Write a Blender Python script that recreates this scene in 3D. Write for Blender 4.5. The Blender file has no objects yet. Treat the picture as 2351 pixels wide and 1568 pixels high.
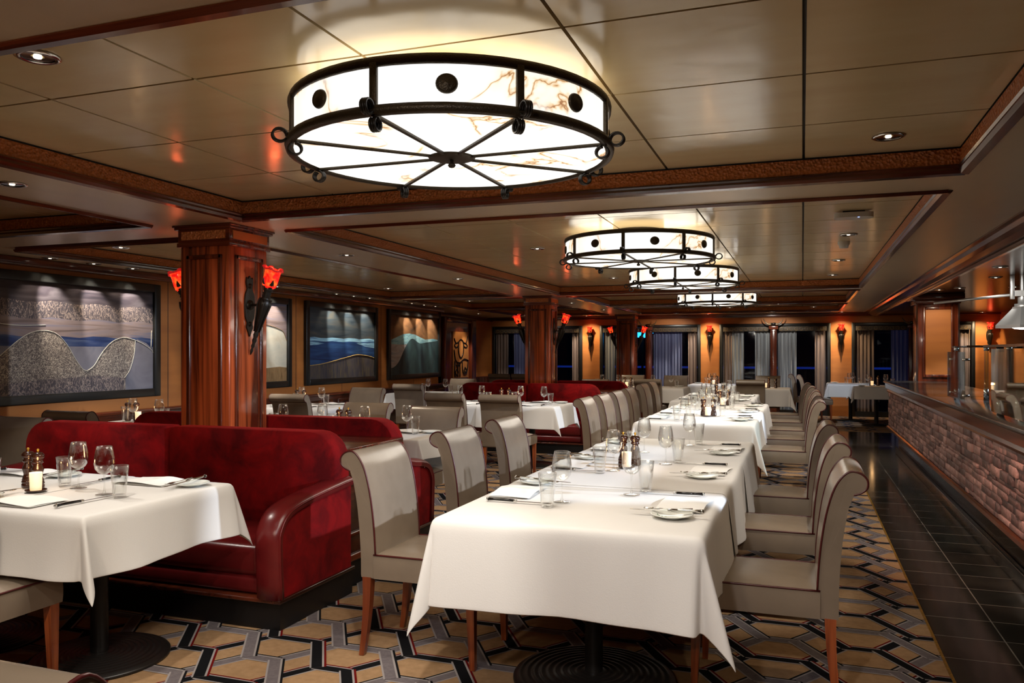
import bpy, bmesh, math, random
from mathutils import Vector, Matrix
from math import sin, cos, pi, radians as R
random.seed(7)
SC = bpy.context.scene
COL = SC.collection
# ---------------------------------------------------------------- camera
FPX = 1857.0
cam_d = bpy.data.cameras.new('camera')
cam_d.sensor_fit = 'HORIZONTAL'; cam_d.sensor_width = 36.0
cam_d.lens = FPX / 2351 * 36.0
cam_d.shift_y = (808 - 784) / 2351.0
cam_d.clip_end = 200
cam = bpy.data.objects.new('camera', cam_d); COL.objects.link(cam)
cam.location = (0, 0, 1.4)
cam.rotation_euler = (R(90), 0, R(19.744))
SC.camera = cam
# ---------------------------------------------------------------- world, exposure
w = bpy.data.worlds.new('night'); SC.world = w; w.use_nodes = True
w.node_tree.nodes['Background'].inputs[0].default_value = (0.012, 0.02, 0.06, 1)
w.node_tree.nodes['Background'].inputs[1].default_value = 0.25
vs = SC.view_settings
vs.view_transform = 'Standard'; vs.look = 'None'; vs.exposure = 0.52; vs.gamma = 1.0
vs.use_curve_mapping = False
SC.cycles.max_bounces = 8; SC.cycles.diffuse_bounces = 4; SC.cycles.glossy_bounces = 4
SC.cycles.transparent_max_bounces = 24; SC.cycles.transmission_bounces = 6
SC.cycles.caustics_reflective = False; SC.cycles.caustics_refractive = False
SC.cycles.sample_clamp_indirect = 4.0; SC.cycles.sample_clamp_direct = 12.0
SC.cycles.use_denoising = True
ZS, ZT, ZK = 2.25, 2.36, 2.2        # soffit, tray and kitchen ceiling heights
LAMP_W, PW = 14, 2.0
# ---------------------------------------------------------------- material helpers
MATS = {}
def mk(name):
    m = bpy.data.materials.new(name); m.use_nodes = True
    nt = m.node_tree
    MATS[name] = m
    return m, nt, nt.nodes['Principled BSDF']
def N(nt, t, **kw):
    n = nt.nodes.new('ShaderNode' + t)
    for k, v in kw.items():
        if hasattr(n, k): setattr(n, k, v)
        else: n.inputs[k.replace('_', ' ')].default_value = v
    return n
def pm(name, c, rough=.5, metal=0, spec=.5, coat=0, coat_r=.1, bump=None, var=None, sheen=0, em=None, ems=0):
    m, nt, b = mk(name)
    b.inputs['Base Color'].default_value = (*c, 1)
    b.inputs['Roughness'].default_value = rough
    b.inputs['Metallic'].default_value = metal
    b.inputs['Specular IOR Level'].default_value = spec
    b.inputs['Coat Weight'].default_value = coat
    b.inputs['Coat Roughness'].default_value = coat_r
    b.inputs['Sheen Weight'].default_value = sheen
    if em: b.inputs['Emission Color'].default_value = (*em, 1); b.inputs['Emission Strength'].default_value = ems
    tc = N(nt, 'TexCoord')
    if var:
        sc, c2 = var[0], var[1]
        n = N(nt, 'TexNoise', Scale=1.0, Detail=4.0)
        mp = N(nt, 'Mapping'); mp.inputs['Scale'].default_value = sc if isinstance(sc, tuple) else (sc,) * 3
        nt.links.new(tc.outputs['Object'], mp.inputs[0]); nt.links.new(mp.outputs[0], n.inputs[0])
        cr = N(nt, 'ValToRGB'); cr.color_ramp.elements[0].position = .35; cr.color_ramp.elements[1].position = .68
        cr.color_ramp.elements[0].color = (*c, 1); cr.color_ramp.elements[1].color = (*c2, 1)
        nt.links.new(n.outputs[0], cr.inputs[0]); nt.links.new(cr.outputs[0], b.inputs['Base Color'])
    if bump:
        sc, st = bump[0], bump[1]
        kind = bump[2] if len(bump) > 2 else 'noise'
        n = N(nt, 'TexNoise', Scale=sc, Detail=3.0) if kind == 'noise' else N(nt, 'TexVoronoi', Scale=sc)
        nt.links.new(tc.outputs['Object'], n.inputs[0])
        bp = N(nt, 'Bump', Strength=st); bp.inputs['Distance'].default_value = bump[3] if len(bump) > 3 else .003
        nt.links.new(n.outputs[0], bp.inputs['Height']); nt.links.new(bp.outputs[0], b.inputs['Normal'])
    return m
def wood(name, axis, dark=(.045, .0085, .0035), light=(.165, .032, .011), rough=.2, coat=.5, k=1.0):
    m, nt, b = mk(name)
    tc = N(nt, 'TexCoord'); mp = N(nt, 'Mapping')
    s = [26 * k] * 3; s['XYZ'.index(axis)] = 1.1 * k
    mp.inputs['Scale'].default_value = s
    n1 = N(nt, 'TexNoise', Scale=1.0, Detail=5.0, Distortion=.6)
    mp2 = N(nt, 'Mapping'); s2 = [3.2 * k] * 3; s2['XYZ'.index(axis)] = .5 * k; mp2.inputs['Scale'].default_value = s2
    n2 = N(nt, 'TexNoise', Scale=1.0, Detail=2.0)
    nt.links.new(tc.outputs['Object'], mp.inputs[0]); nt.links.new(tc.outputs['Object'], mp2.inputs[0])
    nt.links.new(mp.outputs[0], n1.inputs[0]); nt.links.new(mp2.outputs[0], n2.inputs[0])
    mx = N(nt, 'Math', operation='ADD'); nt.links.new(n1.outputs[0], mx.inputs[0]); nt.links.new(n2.outputs[0], mx.inputs[1])
    cr = N(nt, 'ValToRGB'); e = cr.color_ramp.elements
    e[0].position = .78; e[0].color = (*dark, 1); e[1].position = 1.22; e[1].color = (*light, 1)
    m2 = N(nt, 'Math', operation='MULTIPLY'); m2.inputs[1].default_value = 1.0
    nt.links.new(mx.outputs[0], m2.inputs[0])
    mr = N(nt, 'MapRange'); mr.inputs[1].default_value = .7; mr.inputs[2].default_value = 1.3
    nt.links.new(m2.outputs[0], mr.inputs[0]); e[0].position = .2; e[1].position = .85
    nt.links.new(mr.outputs[0], cr.inputs[0]); nt.links.new(cr.outputs[0], b.inputs['Base Color'])
    b.inputs['Roughness'].default_value = rough; b.inputs['Coat Weight'].default_value = coat; b.inputs['Coat Roughness'].default_value = .08
    return m
# ---------------------------------------------------------------- materials
CREAM = pm('cream_panel', (.64, .50, .28), rough=.17, spec=.5, bump=(2.2, .3, 'noise', .02), var=((2, 8, 2), (.61, .46, .25)))
SOFF = pm('cream_soffit', (.55, .405, .245), rough=.3, spec=.4, var=((6, 1.5, 2), (.50, .37, .225)))
GROOVE = pm('groove', (.02, .017, .012), rough=.6)
WX, WY, WZ = wood('mahogany_x', 'X'), wood('mahogany_y', 'Y'), wood('mahogany_z', 'Z')
WZC = wood('mahogany_column', 'Z', (.07, .011, .004), (.56, .105, .028), rough=.2, k=.8)
WD = wood('mahogany_dark', 'Y', (.02, .004, .002), (.09, .018, .007))
WL = wood('cherry_leg', 'Z', (.16, .03, .008), (.36, .085, .022), rough=.3, k=2)
HAM = pm('hammered_copper_leather', (.52, .16, .04), rough=.4, bump=(70, 1.0, 'vor', .014))
ORW = pm('orange_leather_wall', (.44, .155, .03), rough=.6, var=((1.2, 1.2, 9), (.37, .125, .024)), bump=(160, .08))
TAUPE = pm('taupe_leather', (.225, .175, .128), rough=.27, spec=.5, bump=(220, .12, 'vor', .0008), var=(5, (.19, .148, .108)))
PIPE = pm('oxblood_piping', (.06, .006, .006), rough=.35)
RLEA = pm('oxblood_leather', (.14, .010, .010), rough=.28, spec=.5, bump=(180, .1, 'vor', .0008), var=(7, (.10, .006, .007)))
m, nt, b = mk('red_velvet')
tc = N(nt, 'TexCoord'); n = N(nt, 'TexNoise', Scale=5.0, Detail=6.0, Roughness=.65, Distortion=.5); nt.links.new(tc.outputs['Object'], n.inputs[0])
cr = N(nt, 'ValToRGB'); e = cr.color_ramp.elements
e[0].position = .36; e[0].color = (.07, .002, .003, 1); e[1].position = .66; e[1].color = (.23, .004, .005, 1)
nt.links.new(n.outputs[0], cr.inputs[0]); nt.links.new(cr.outputs[0], b.inputs['Base Color'])
b.inputs['Roughness'].default_value = .85; b.inputs['Sheen Weight'].default_value = .25; b.inputs['Sheen Tint'].default_value = (.8, .05, .04, 1); b.inputs['Specular IOR Level'].default_value = .1
VEL = m
CLOTH = pm('white_linen', (.72, .70, .67), rough=.85, spec=.15, sheen=.1, bump=(240, .12), var=((3, 3, 1), (.69, .67, .64)))
NAPK = pm('white_napkin', (.84, .83, .80), rough=.85, spec=.15, bump=(40, .25))
BLK = pm('black_iron', (.018, .014, .010), rough=.38, metal=.4, bump=(60, .2))
BRONZE = pm('dark_bronze', (.05, .036, .02), rough=.45, metal=.6, bump=(200, .4, 'vor', .002))
BLKG = pm('black_gloss', (.006, .005, .005), rough=.1, spec=.5)
BLKR = pm('black_cast_base', (.012, .010, .009), rough=.33, spec=.5)
PLINTH = pm('black_plinth', (.004, .003, .003), rough=.45)
CHROME = pm('chrome', (.75, .75, .74), rough=.12, metal=1)
STEEL = pm('brushed_steel', (.72, .73, .73), rough=.38, metal=.75)
SILVER = pm('silver_cutlery', (.62, .61, .58), rough=.16, metal=1)
CHINA = pm('white_china', (.80, .82, .76), rough=.12, spec=.5)
MILLM = pm('walnut_mill', (.022, .008, .005), rough=.18, coat=.6, var=((30, 30, 4), (.045, .015, .008)))
BRASS = pm('brass', (.62, .36, .06), rough=.38, metal=.8, var=(60, (.35, .2, .03)))
FRAMEM = pm('black_frame', (.008, .008, .007), rough=.35)
SLATE = None
TAN = pm('carpet_tan', (.38, .235, .125), rough=.95, spec=.05, bump=(700, .5), var=(30, (.32, .195, .10)))
CBLK = pm('carpet_black', (.008, .008, .009), rough=1, spec=.05, bump=(700, .5))
CGRY = pm('carpet_grey', (.17, .145, .15), rough=1, spec=.05, bump=(700, .5), var=(60, (.14, .12, .125)))
CLIN = pm('carpet_light_line', (.30, .27, .26), rough=1, spec=.05)
CRED = pm('carpet_red_line', (.12, .006, .005), rough=1, spec=.05)
CURT = [pm('grey_curtain', (.26, .28, .29), rough=.8, var=((14, 14, .6), (.06, .065, .08))),
        pm('brown_curtain', (.20, .14, .11), rough=.8, var=((14, 14, .6), (.04, .03, .03))),
        pm('blue_lit_sheer_curtain', (.13, .15, .24), rough=.8, em=(.02, .04, .25), ems=.02, var=((30, 30, .4), (.03, .035, .08)))]  # blue light from outside is put into the sheer's colour and faint glow
VAL = pm('dark_valance', (.03, .022, .016), rough=.6, var=(26, (.07, .055, .035)))
BONE = pm('horn', (.20, .12, .04), rough=.35, var=(12, (.04, .025, .012)))
PLAST = pm('white_plastic', (.55, .52, .45), rough=.35)
# slate tiles
m, nt, b = mk('slate_tiles'); SLATE = m
tc = N(nt, 'TexCoord'); mp = N(nt, 'Mapping'); mp.inputs['Location'].default_value = (-.923 + .32 * 6, -6.04 + .3125 * 40, 0)
br = N(nt, 'TexBrick', offset=0.0, squash=1.0); br.inputs['Scale'].default_value = 1.0; br.inputs['Brick Width'].default_value = .32
br.inputs['Row Height'].default_value = .3125; br.inputs['Mortar Size'].default_value = .0035; br.inputs['Mortar Smooth'].default_value = .2
br.inputs['Color1'].default_value = (.030, .026, .022, 1); br.inputs['Color2'].default_value = (.018, .020, .018, 1); br.inputs['Mortar'].default_value = (.22, .21, .19, 1)
nt.links.new(tc.outputs['Object'], mp.inputs[0]); nt.links.new(mp.outputs[0], br.inputs[0])
n = N(nt, 'TexNoise', Scale=4.0, Detail=8.0); nt.links.new(tc.outputs['Object'], n.inputs[0])
mx = N(nt, 'Mix', data_type='RGBA', blend_type='MULTIPLY'); mx.inputs[0].default_value = .8
cr = N(nt, 'ValToRGB'); cr.color_ramp.elements[0].position = .3; cr.color_ramp.elements[0].color = (.35, .35, .35, 1); cr.color_ramp.elements[1].position = .7; cr.color_ramp.elements[1].color = (1.5, 1.4, 1.25, 1)
nt.links.new(n.outputs[0], cr.inputs[0]); nt.links.new(br.outputs[0], mx.inputs[6]); nt.links.new(cr.outputs[0], mx.inputs[7])
nt.links.new(mx.outputs[2], b.inputs['Base Color'])
b.inputs['Roughness'].default_value = .13; b.inputs['Specular IOR Level'].default_value = .45
bp = N(nt, 'Bump', Strength=.15); bp.inputs['Distance'].default_value = .004; nt.links.new(n.outputs[0], bp.inputs['Height']); nt.links.new(bp.outputs[0], b.inputs['Normal'])
# ledge stone, colour varies stone by stone
m, nt, b = mk('ledge_stone'); STONE = m
g = N(nt, 'NewGeometry'); cr = N(nt, 'ValToRGB'); e = cr.color_ramp.elements
e[0].color = (.09, .050, .045, 1); e[1].color = (.36, .20, .17, 1); q = e.new(.5); q.color = (.20, .105, .09, 1)
nt.links.new(g.outputs['Random Per Island'], cr.inputs[0])
tc = N(nt, 'TexCoord'); n = N(nt, 'TexNoise', Scale=28.0, Detail=6.0); nt.links.new(tc.outputs['Object'], n.inputs[0])
mx = N(nt, 'Mix', data_type='RGBA', blend_type='OVERLAY'); mx.inputs[0].default_value = .7
nt.links.new(cr.outputs[0], mx.inputs[6]); nt.links.new(n.outputs[0], mx.inputs[7]); nt.links.new(mx.outputs[2], b.inputs['Base Color'])
b.inputs['Roughness'].default_value = .6
bp = N(nt, 'Bump', Strength=.7); bp.inputs['Distance'].default_value = .012; nt.links.new(n.outputs[0], bp.inputs['Height']); nt.links.new(bp.outputs[0], b.inputs['Normal'])
# dark polished granite
GRAN = pm('dark_granite', (.010, .010, .010), rough=.14, spec=.6, var=(18, (.06, .055, .05)))
def glassy(name, tint=(.97, .98, .97), edge=.75, rough=.02, base=.05, blend=.35, pw_=1.0):
    m, nt, b = mk(name); nt.nodes.remove(b)
    out = nt.nodes['Material Output']
    t = N(nt, 'BsdfTransparent'); t.inputs[0].default_value = (*tint, 1)
    gl = N(nt, 'BsdfGlossy'); gl.inputs[0].default_value = (1, 1, 1, 1); gl.inputs['Roughness'].default_value = rough
    lw = N(nt, 'LayerWeight'); lw.inputs[0].default_value = blend
    mr = N(nt, 'MapRange'); mr.inputs[3].default_value = base; mr.inputs[4].default_value = edge
    nt.links.new(lw.outputs['Facing'], mr.inputs[0])
    pw = N(nt, 'Math', operation='POWER'); pw.inputs[1].default_value = pw_
    nt.links.new(mr.outputs[0], pw.inputs[0])
    mx = N(nt, 'MixShader'); nt.links.new(pw.outputs[0], mx.inputs[0]); nt.links.new(t.outputs[0], mx.inputs[1]); nt.links.new(gl.outputs[0], mx.inputs[2])
    nt.links.new(mx.outputs[0], out.inputs[0])
    return m
GLASS = glassy('clear_glass', (.985, .99, .985), 1.0, base=.03, blend=.24)
PANE = glassy('window_pane', (.80, .86, .92), .5, base=.03)
GUARD = glassy('guard_glass', (.90, .95, .92), .9, base=.05, blend=.3)
def emis(name, c, s, veins=None, mixc=None, vscale=1.2):
    m, nt, b = mk(name)
    b.inputs['Base Color'].default_value = (.5, .5, .5, 1); b.inputs['Roughness'].default_value = .3
    b.inputs['Emission Color'].default_value = (*c, 1); b.inputs['Emission Strength'].default_value = s
    if veins:
        tc = N(nt, 'TexCoord')
        n = N(nt, 'TexNoise', Scale=vscale * 1.3, Detail=5.0, Distortion=1.2); nt.links.new(tc.outputs['Object'], n.inputs[0])
        # thin dark veins where the noise crosses one level, kept to a few patches by a second noise
        a = N(nt, 'Math', operation='SUBTRACT'); a.inputs[1].default_value = .5; nt.links.new(n.outputs[0], a.inputs[0])
        ab = N(nt, 'Math', operation='ABSOLUTE'); nt.links.new(a.outputs[0], ab.inputs[0])
        r1 = N(nt, 'ValToRGB'); e = r1.color_ramp.elements
        e[0].position = 0; e[0].color = (.30, .10, .02, 1); e[1].position = .09; e[1].color = (1, 1, 1, 1); q = e.new(.004); q.color = (.80, .55, .30, 1); q = e.new(.014); q.color = (1.0, .90, .76, 1)
        nt.links.new(ab.outputs[0], r1.inputs[0])
        n2 = N(nt, 'TexNoise', Scale=vscale * 2.2, Detail=2.0); mp = N(nt, 'Mapping'); mp.inputs['Location'].default_value = (3.1, 1.7, 5)
        nt.links.new(tc.outputs['Object'], mp.inputs[0]); nt.links.new(mp.outputs[0], n2.inputs[0])
        r2 = N(nt, 'ValToRGB'); r2.color_ramp.elements[0].position = .43; r2.color_ramp.elements[1].position = .52
        nt.links.new(n2.outputs[0], r2.inputs[0])
        mx = N(nt, 'Mix', data_type='RGBA'); mx.inputs[6].default_value = (1, .985, .95, 1)
        nt.links.new(r2.outputs[0], mx.inputs[0]); nt.links.new(r1.outputs[0], mx.inputs[7])
        n3 = N(nt, 'TexNoise', Scale=vscale * 1.1, Detail=4.0); nt.links.new(mp.outputs[0], n3.inputs[0])
        r3 = N(nt, 'ValToRGB'); r3.color_ramp.elements[0].position = .3; r3.color_ramp.elements[0].color = (.90, .88, .82, 1); r3.color_ramp.elements[1].position = .6
        nt.links.new(n3.outputs[0], r3.inputs[0])
        m2 = N(nt, 'Mix', data_type='RGBA', blend_type='MULTIPLY'); m2.inputs[0].default_value = 1
        nt.links.new(mx.outputs[2], m2.inputs[6]); nt.links.new(r3.outputs[0], m2.inputs[7])
        nt.links.new(m2.outputs[2], b.inputs['Emission Color'])
    return m
LAMPS = emis('alabaster_drum_glass', (1, .97, .92), .80, True)
LAMPB = emis('alabaster_bottom_glass', (1, .97, .92), .95, True)
BULB = emis('downlight_bulb', (1, .88, .7), 2.2)
CANDLE = emis('frosted_candle_glass', (1, .62, .30), .72)
# red torch glass: hot orange low in the cup, red above
m, nt, b = mk('red_torch_glass'); TORCH = m
tc = N(nt, 'TexCoord'); n = N(nt, 'TexNoise', Scale=26.0, Detail=3.0); nt.links.new(tc.outputs['Object'], n.inputs[0])
cr = N(nt, 'ValToRGB'); e = cr.color_ramp.elements; e[0].position = .45; e[0].color = (.62, .006, .005, 1); e[1].position = .75; e[1].color = (1, .17, .02, 1)
nt.links.new(n.outputs[0], cr.inputs[0]); nt.links.new(cr.outputs[0], b.inputs['Emission Color']); b.inputs['Emission Strength'].default_value = .9
b.inputs['Base Color'].default_value = (.5, .01, .01, 1); b.inputs['Roughness'].default_value = .15
TFLOW = pm('red_glass_rim', (.5, .02, .015), rough=.1, em=(.8, .02, .02), ems=.22)
NIGHT = pm('night_exterior', (.004, .006, .02), rough=.6)
BLUEM = pm('blue_lit_rail', (.02, .05, .3), rough=.5, em=(.01, .04, .4), ems=.25)  # blue lighting on the rail is put in as its own glow
BLUEL = emis('blue_deck_lamp', (.03, .45, 1), 2.2)
SKYL = pm('black_ceiling_recess', (.01, .01, .01), rough=.9)
KCEIL = pm('kitchen_ceiling', (.10, .045, .022), rough=.2, spec=.5, var=((1, 4, 1), (.07, .03, .015)))
# ---------------------------------------------------------------- mesh helpers
class MB:
    def __init__(s): s.bm = bmesh.new(); s.mats = []
    def mi(s, m):
        if m is None: return 0
        if m not in s.mats: s.mats.append(m)
        return s.mats.index(m)
    def fc(s, vs_, mi, smooth=False):
        try: f = s.bm.faces.new(vs_)
        except ValueError: return
        f.material_index = mi; f.smooth = smooth; return f
    def box(s, x0, x1, y0, y1, z0, z1, m=None, bev=0, seg=2, mat=None):
        t = bmesh.new(); bmesh.ops.create_cube(t, size=1)
        for v in t.verts: v.co = Vector(((x0 + x1) / 2 + v.co.x * (x1 - x0), (y0 + y1) / 2 + v.co.y * (y1 - y0), (z0 + z1) / 2 + v.co.z * (z1 - z0)))
        if bev: bmesh.ops.bevel(t, geom=t.edges[:], offset=bev, segments=seg, profile=.5, affect='EDGES')
        if mat: t.transform(mat)
        s.add(t, m, smooth=bool(bev)); return s
    def add(s, t, m, smooth=False):
        i = s.mi(m); mp = {v: s.bm.verts.new(v.co) for v in t.verts}
        for f in t.faces: s.fc([mp[v] for v in f.verts], i, smooth)
        t.free()
    def lathe(s, prof, seg=24, m=None, c=(0, 0, 0), mat=None, smooth=True):
        i = s.mi(m); rings = []
        for r, z in prof:
            if r < 1e-6: rings.append([s.bm.verts.new(T(mat, (c[0], c[1], c[2] + z)))])
            else: rings.append([s.bm.verts.new(T(mat, (c[0] + r * cos(2 * pi * k / seg), c[1] + r * sin(2 * pi * k / seg), c[2] + z))) for k in range(seg)])
        for a, b_ in zip(rings, rings[1:]):
            for k in range(seg):
                k2 = (k + 1) % seg
                if len(a) == 1 and len(b_) == 1: continue
                if len(a) == 1: s.fc([a[0], b_[k2], b_[k]], i, smooth)
                elif len(b_) == 1: s.fc([a[k], a[k2], b_[0]], i, smooth)
                else: s.fc([a[k], a[k2], b_[k2], b_[k]], i, smooth)
        return s
    def tube(s, pts, r, seg=8, m=None, closed=False, cap=True, flat=1.0):
        i = s.mi(m); pts = [Vector(p) for p in pts]; n = len(pts); rings = []
        up = None
        for k, p in enumerate(pts):
            if closed: t = pts[(k + 1) % n] - pts[k - 1]
            else: t = pts[min(k + 1, n - 1)] - pts[max(k - 1, 0)]
            t.normalize()
            if up is None: up = Vector((0, 0, 1)) if abs(t.z) < .9 else Vector((1, 0, 0))
            a = t.cross(up)
            if a.length < 1e-4: a = t.orthogonal()
            a.normalize(); b_ = a.cross(t).normalized(); up = b_
            rr = r[k] if isinstance(r, (list, tuple)) else r
            rings.append([s.bm.verts.new(p + a * (rr * cos(2 * pi * j / seg)) + b_ * (rr * flat * sin(2 * pi * j / seg))) for j in range(seg)])
        for k in range(n if closed else n - 1):
            A, B = rings[k], rings[(k + 1) % n]
            for j in range(seg): s.fc([A[j], A[(j + 1) % seg], B[(j + 1) % seg], B[j]], i, True)
        if cap and not closed:
            s.fc(rings[0][::-1], i); s.fc(rings[-1], i)
        return s
    def prism(s, poly, a, b_, axis='Y', m=None, smooth=False, mat=None):
        """poly: list of 2D points; axis X: (y,z); Y: (x,z); Z: (x,y)."""
        i = s.mi(m)
        def P3(p, q):
            v = {'X': (q, p[0], p[1]), 'Y': (p[0], q, p[1]), 'Z': (p[0], p[1], q)}[axis]
            return T(mat, v)
        A = [s.bm.verts.new(P3(p, a)) for p in poly]; B = [s.bm.verts.new(P3(p, b_)) for p in poly]
        n = len(poly)
        for k in range(n): s.fc([A[k], A[(k + 1) % n], B[(k + 1) % n], B[k]], i, smooth)
        A2 = [s.bm.verts.new(v.co) for v in A]; B2 = [s.bm.verts.new(v.co) for v in B]
        s.fc(A2[::-1], i); s.fc(B2, i)
        return s
    def poly(s, pts, m=None):
        s.fc([s.bm.verts.new(p) for p in pts], s.mi(m)); return s
    def grid(s, fn, nu, nv, m=None, smooth=True, cu=False):
        i = s.mi(m)
        V = [[s.bm.verts.new(fn(u / nu, v / nv)) for v in range(nv + 1)] for u in range(nu + (0 if cu else 1))]
        for u in range(nu):
            for v in range(nv):
                u2 = (u + 1) % len(V)
                s.fc([V[u][v], V[u2][v], V[u2][v + 1], V[u][v + 1]], i, smooth)
        return s
    def build(s, name, m=None, parent=None, loc=None, rot=None, fix=True):
        if fix: bmesh.ops.recalc_face_normals(s.bm, faces=s.bm.faces[:])
        me = bpy.data.meshes.new(name); s.bm.to_mesh(me); s.bm.free()
        for x in (s.mats or [m]): me.materials.append(x)
        o = bpy.data.objects.new(name, me); COL.objects.link(o)
        if parent: o.parent = parent
        if loc: o.location = loc
        if rot: o.rotation_euler = rot
        return o
def T(mat, v):
    v = Vector(v)
    return mat @ v if mat else v
def tag(o, label, cat, group=None):
    o['label'] = label; o['category'] = cat
    if group: o['group'] = group
    return o
def thing(name, label, cat, loc=(0, 0, 0), rz=0, group=None):
    o = bpy.data.objects.new(name, None); COL.objects.link(o); o.empty_display_size = .1
    o.location = loc; o.rotation_euler = (0, 0, R(rz)); return tag(o, label, cat, group)
def struct(o, kind='structure'):
    o['kind'] = kind; return o
def kids(o): return [c for c in bpy.data.objects if c.parent == o]
KIDS = {}
def copy_tree(o, parent=None):
    c = o.copy(); COL.objects.link(c)
    if parent: c.parent = parent
    if o.name not in KIDS: KIDS[o.name] = kids(o)
    for ch in KIDS[o.name]: copy_tree(ch, c)
    return c
USED = {}
def put(proto, label, loc, rz=0, group=None, tilt=None):
    """the first placement moves the prototype itself, later ones copy it with its parts"""
    o = copy_tree(proto) if USED.get(proto.name) else proto
    USED[proto.name] = True
    o.location = loc; o.rotation_euler = (tilt[0] if tilt else 0, tilt[1] if tilt else 0, R(rz)); o['label'] = label
    if group: o['group'] = group
    return o
def crom(pts, n=6, closed=False):
    out = []; N_ = len(pts); P = [Vector(p) for p in pts]
    rng = range(N_ if closed else N_ - 1)
    for k in rng:
        p0 = P[(k - 1) % N_] if closed or k > 0 else P[0]; p1 = P[k]; p2 = P[(k + 1) % N_]; p3 = P[(k + 2) % N_] if closed or k + 2 < N_ else P[-1]
        for j in range(n):
            t = j / n
            out.append(.5 * ((2 * p1) + (-p0 + p2) * t + (2 * p0 - 5 * p1 + 4 * p2 - p3) * t * t + (-p0 + 3 * p1 - 3 * p2 + p3) * t ** 3))
    if not closed: out.append(P[-1])
    return out
# ---------------------------------------------------------------- lights
def spot(o, loc, target, power, color=(1, .86, .68), size=70, blend=.6, rad=.03):
    l = bpy.data.lights.new('spot', 'SPOT'); l.energy = power; l.color = color; l.spot_size = R(size); l.spot_blend = blend; l.shadow_soft_size = rad
    s = bpy.data.objects.new('spot_beam', l); COL.objects.link(s); s.parent = o
    s.location = loc
    d = Vector(target); s.rotation_euler = d.to_track_quat('-Z', 'Y').to_euler()
    return s
# ================================================================ SETTING
# floor: slate, carpet with woven honeycomb bands, brass strip
struct(MB().box(-8.6, 4.2, -2.2, 19.1, -.2, 0, SLATE).build('floor'))
def clip(poly, r):
    x0, x1, y0, y1 = r
    for ax, lim, sg in ((0, x0, 1), (0, x1, -1), (1, y0, 1), (1, y1, -1)):
        out = []
        for k in range(len(poly)):
            p, q = poly[k], poly[(k + 1) % len(poly)]
            a, b_ = (p[ax] - lim) * sg, (q[ax] - lim) * sg
            if a >= 0: out.append(p)
            if (a >= 0) != (b_ >= 0):
                t = a / (a - b_); out.append((p[0] + (q[0] - p[0]) * t, p[1] + (q[1] - p[1]) * t))
        poly = out
        if len(poly) < 3: return None
    return poly
RECTS = [(-7.4, .598, -1.5, 18.9), (.598, 3.8, 15.45, 18.9)]
def carpet():
    mb = MB(); zb = .006
    for r in RECTS:
        mb.box(r[0], r[1], r[2], r[3], .0005, zb, TAN)
    PX, PY = .735, .52
    def seg(a, b_, h0, h1, m, z):
        d = Vector((b_[0] - a[0], b_[1] - a[1])); L = d.length; d /= L; n = Vector((-d.y, d.x))
        if n.y < 0: n = -n
        e = d * .010
        q = [(a[0] - e.x + n.x * h0, a[1] - e.y + n.y * h0), (b_[0] + e.x + n.x * h0, b_[1] + e.y + n.y * h0),
             (b_[0] + e.x + n.x * h1, b_[1] + e.y + n.y * h1), (a[0] - e.x + n.x * h1, a[1] - e.y + n.y * h1)]
        for r in RECTS:
            c = clip(q, r)
            if c: mb.poly([(x, y, z) for x, y in c], m)
    x0, y0 = -.109, 3.855 - 12 * PY
    for i in range(-11, 7):
        for j in range(0, 42):
            for kind in (0, 1):      # 0 black, 1 grey
                cx = x0 + i * PX + (PX / 2 if kind else 0); cy = y0 + j * PY
                if cx < -8 or cx > 4.4: continue
                band, line = (CBLK, CRED) if kind == 0 else (CGRY, CBLK)
                L, S = .125, .075
                A = (cx - L, cy); B = (cx + L, cy)
                nx = cx + PX / 2; ny = cy + PY / 2
                C = (nx - S, ny); D = (nx + S, ny); C2 = (nx - S, cy - PY / 2)
                W = (cx - PX / 2 + S, ny); W2 = (cx - PX / 2 + S, cy - PY / 2)
                segs = [(A, B, 1), (C, D, 1), (B, C, 0), (A, W2, 0), (B, C2, 2), (A, W, 2)]
                hb = .023 if kind == 0 else .024
                for a, b_, lay in segs:
                    z = zb + .0004 + lay * .0012
                    seg(a, b_, 0, hb + .019, line, z)
                    seg(a, b_, -hb - .008, hb + .009, CLIN, z + .0003)
                    seg(a, b_, -hb, hb, band, z + .0006 + (.0001 if kind == 0 else 0))
    o = mb.build('carpet', fix=False)
    for p in o.data.polygons:
        pass
    return o
tag(struct(carpet()), 'tan patterned carpet with woven black and grey honeycomb bands', 'carpet')
tag(MB().box(.597, .609, -1.5, 15.45, 0, .011, BRASS).build('floor_trim_strip'), 'thin brass strip between the carpet and the dark slate aisle', 'floor strip')
# walls -----------------------------------------------------------
def panel_wall_left():
    mb = MB()
    mb.box(-6.72, -6.6, -2.2, 14.3, .79, 2.25, ORW)
    mb.box(-6.72, -6.56, -2.2, 14.32, 0, .76, WD)
    mb.box(-6.72, -6.53, -2.2, 14.33, .76, .80, WY, bev=.01)
    mb.box(-6.72, -6.54, -2.2, 14.32, 0, .12, WD)
    k = -1
    while k < 14:
        mb.box(-6.57, -6.553, k, k + .9, .18, .70, WD, bev=.008); k += 1.05
    mb.box(-6.72, -6.54, -2.2, 14.34, 2.17, 2.25, WY, bev=.012)
    for y in (3.5, 4.7, 7.13, 9.53, 10.72, 11.93, 13.13): mb.box(-6.603, -6.5985, y - .004, y + .004, .80, 2.17, GROOVE)
    return mb.build('wall_left')
struct(panel_wall_left())
mb = MB(); mb.box(-8.3, -6.6, 14.18, 14.3, 0, 2.25, ORW); struct(mb.build('wall_left_return'))
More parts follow.
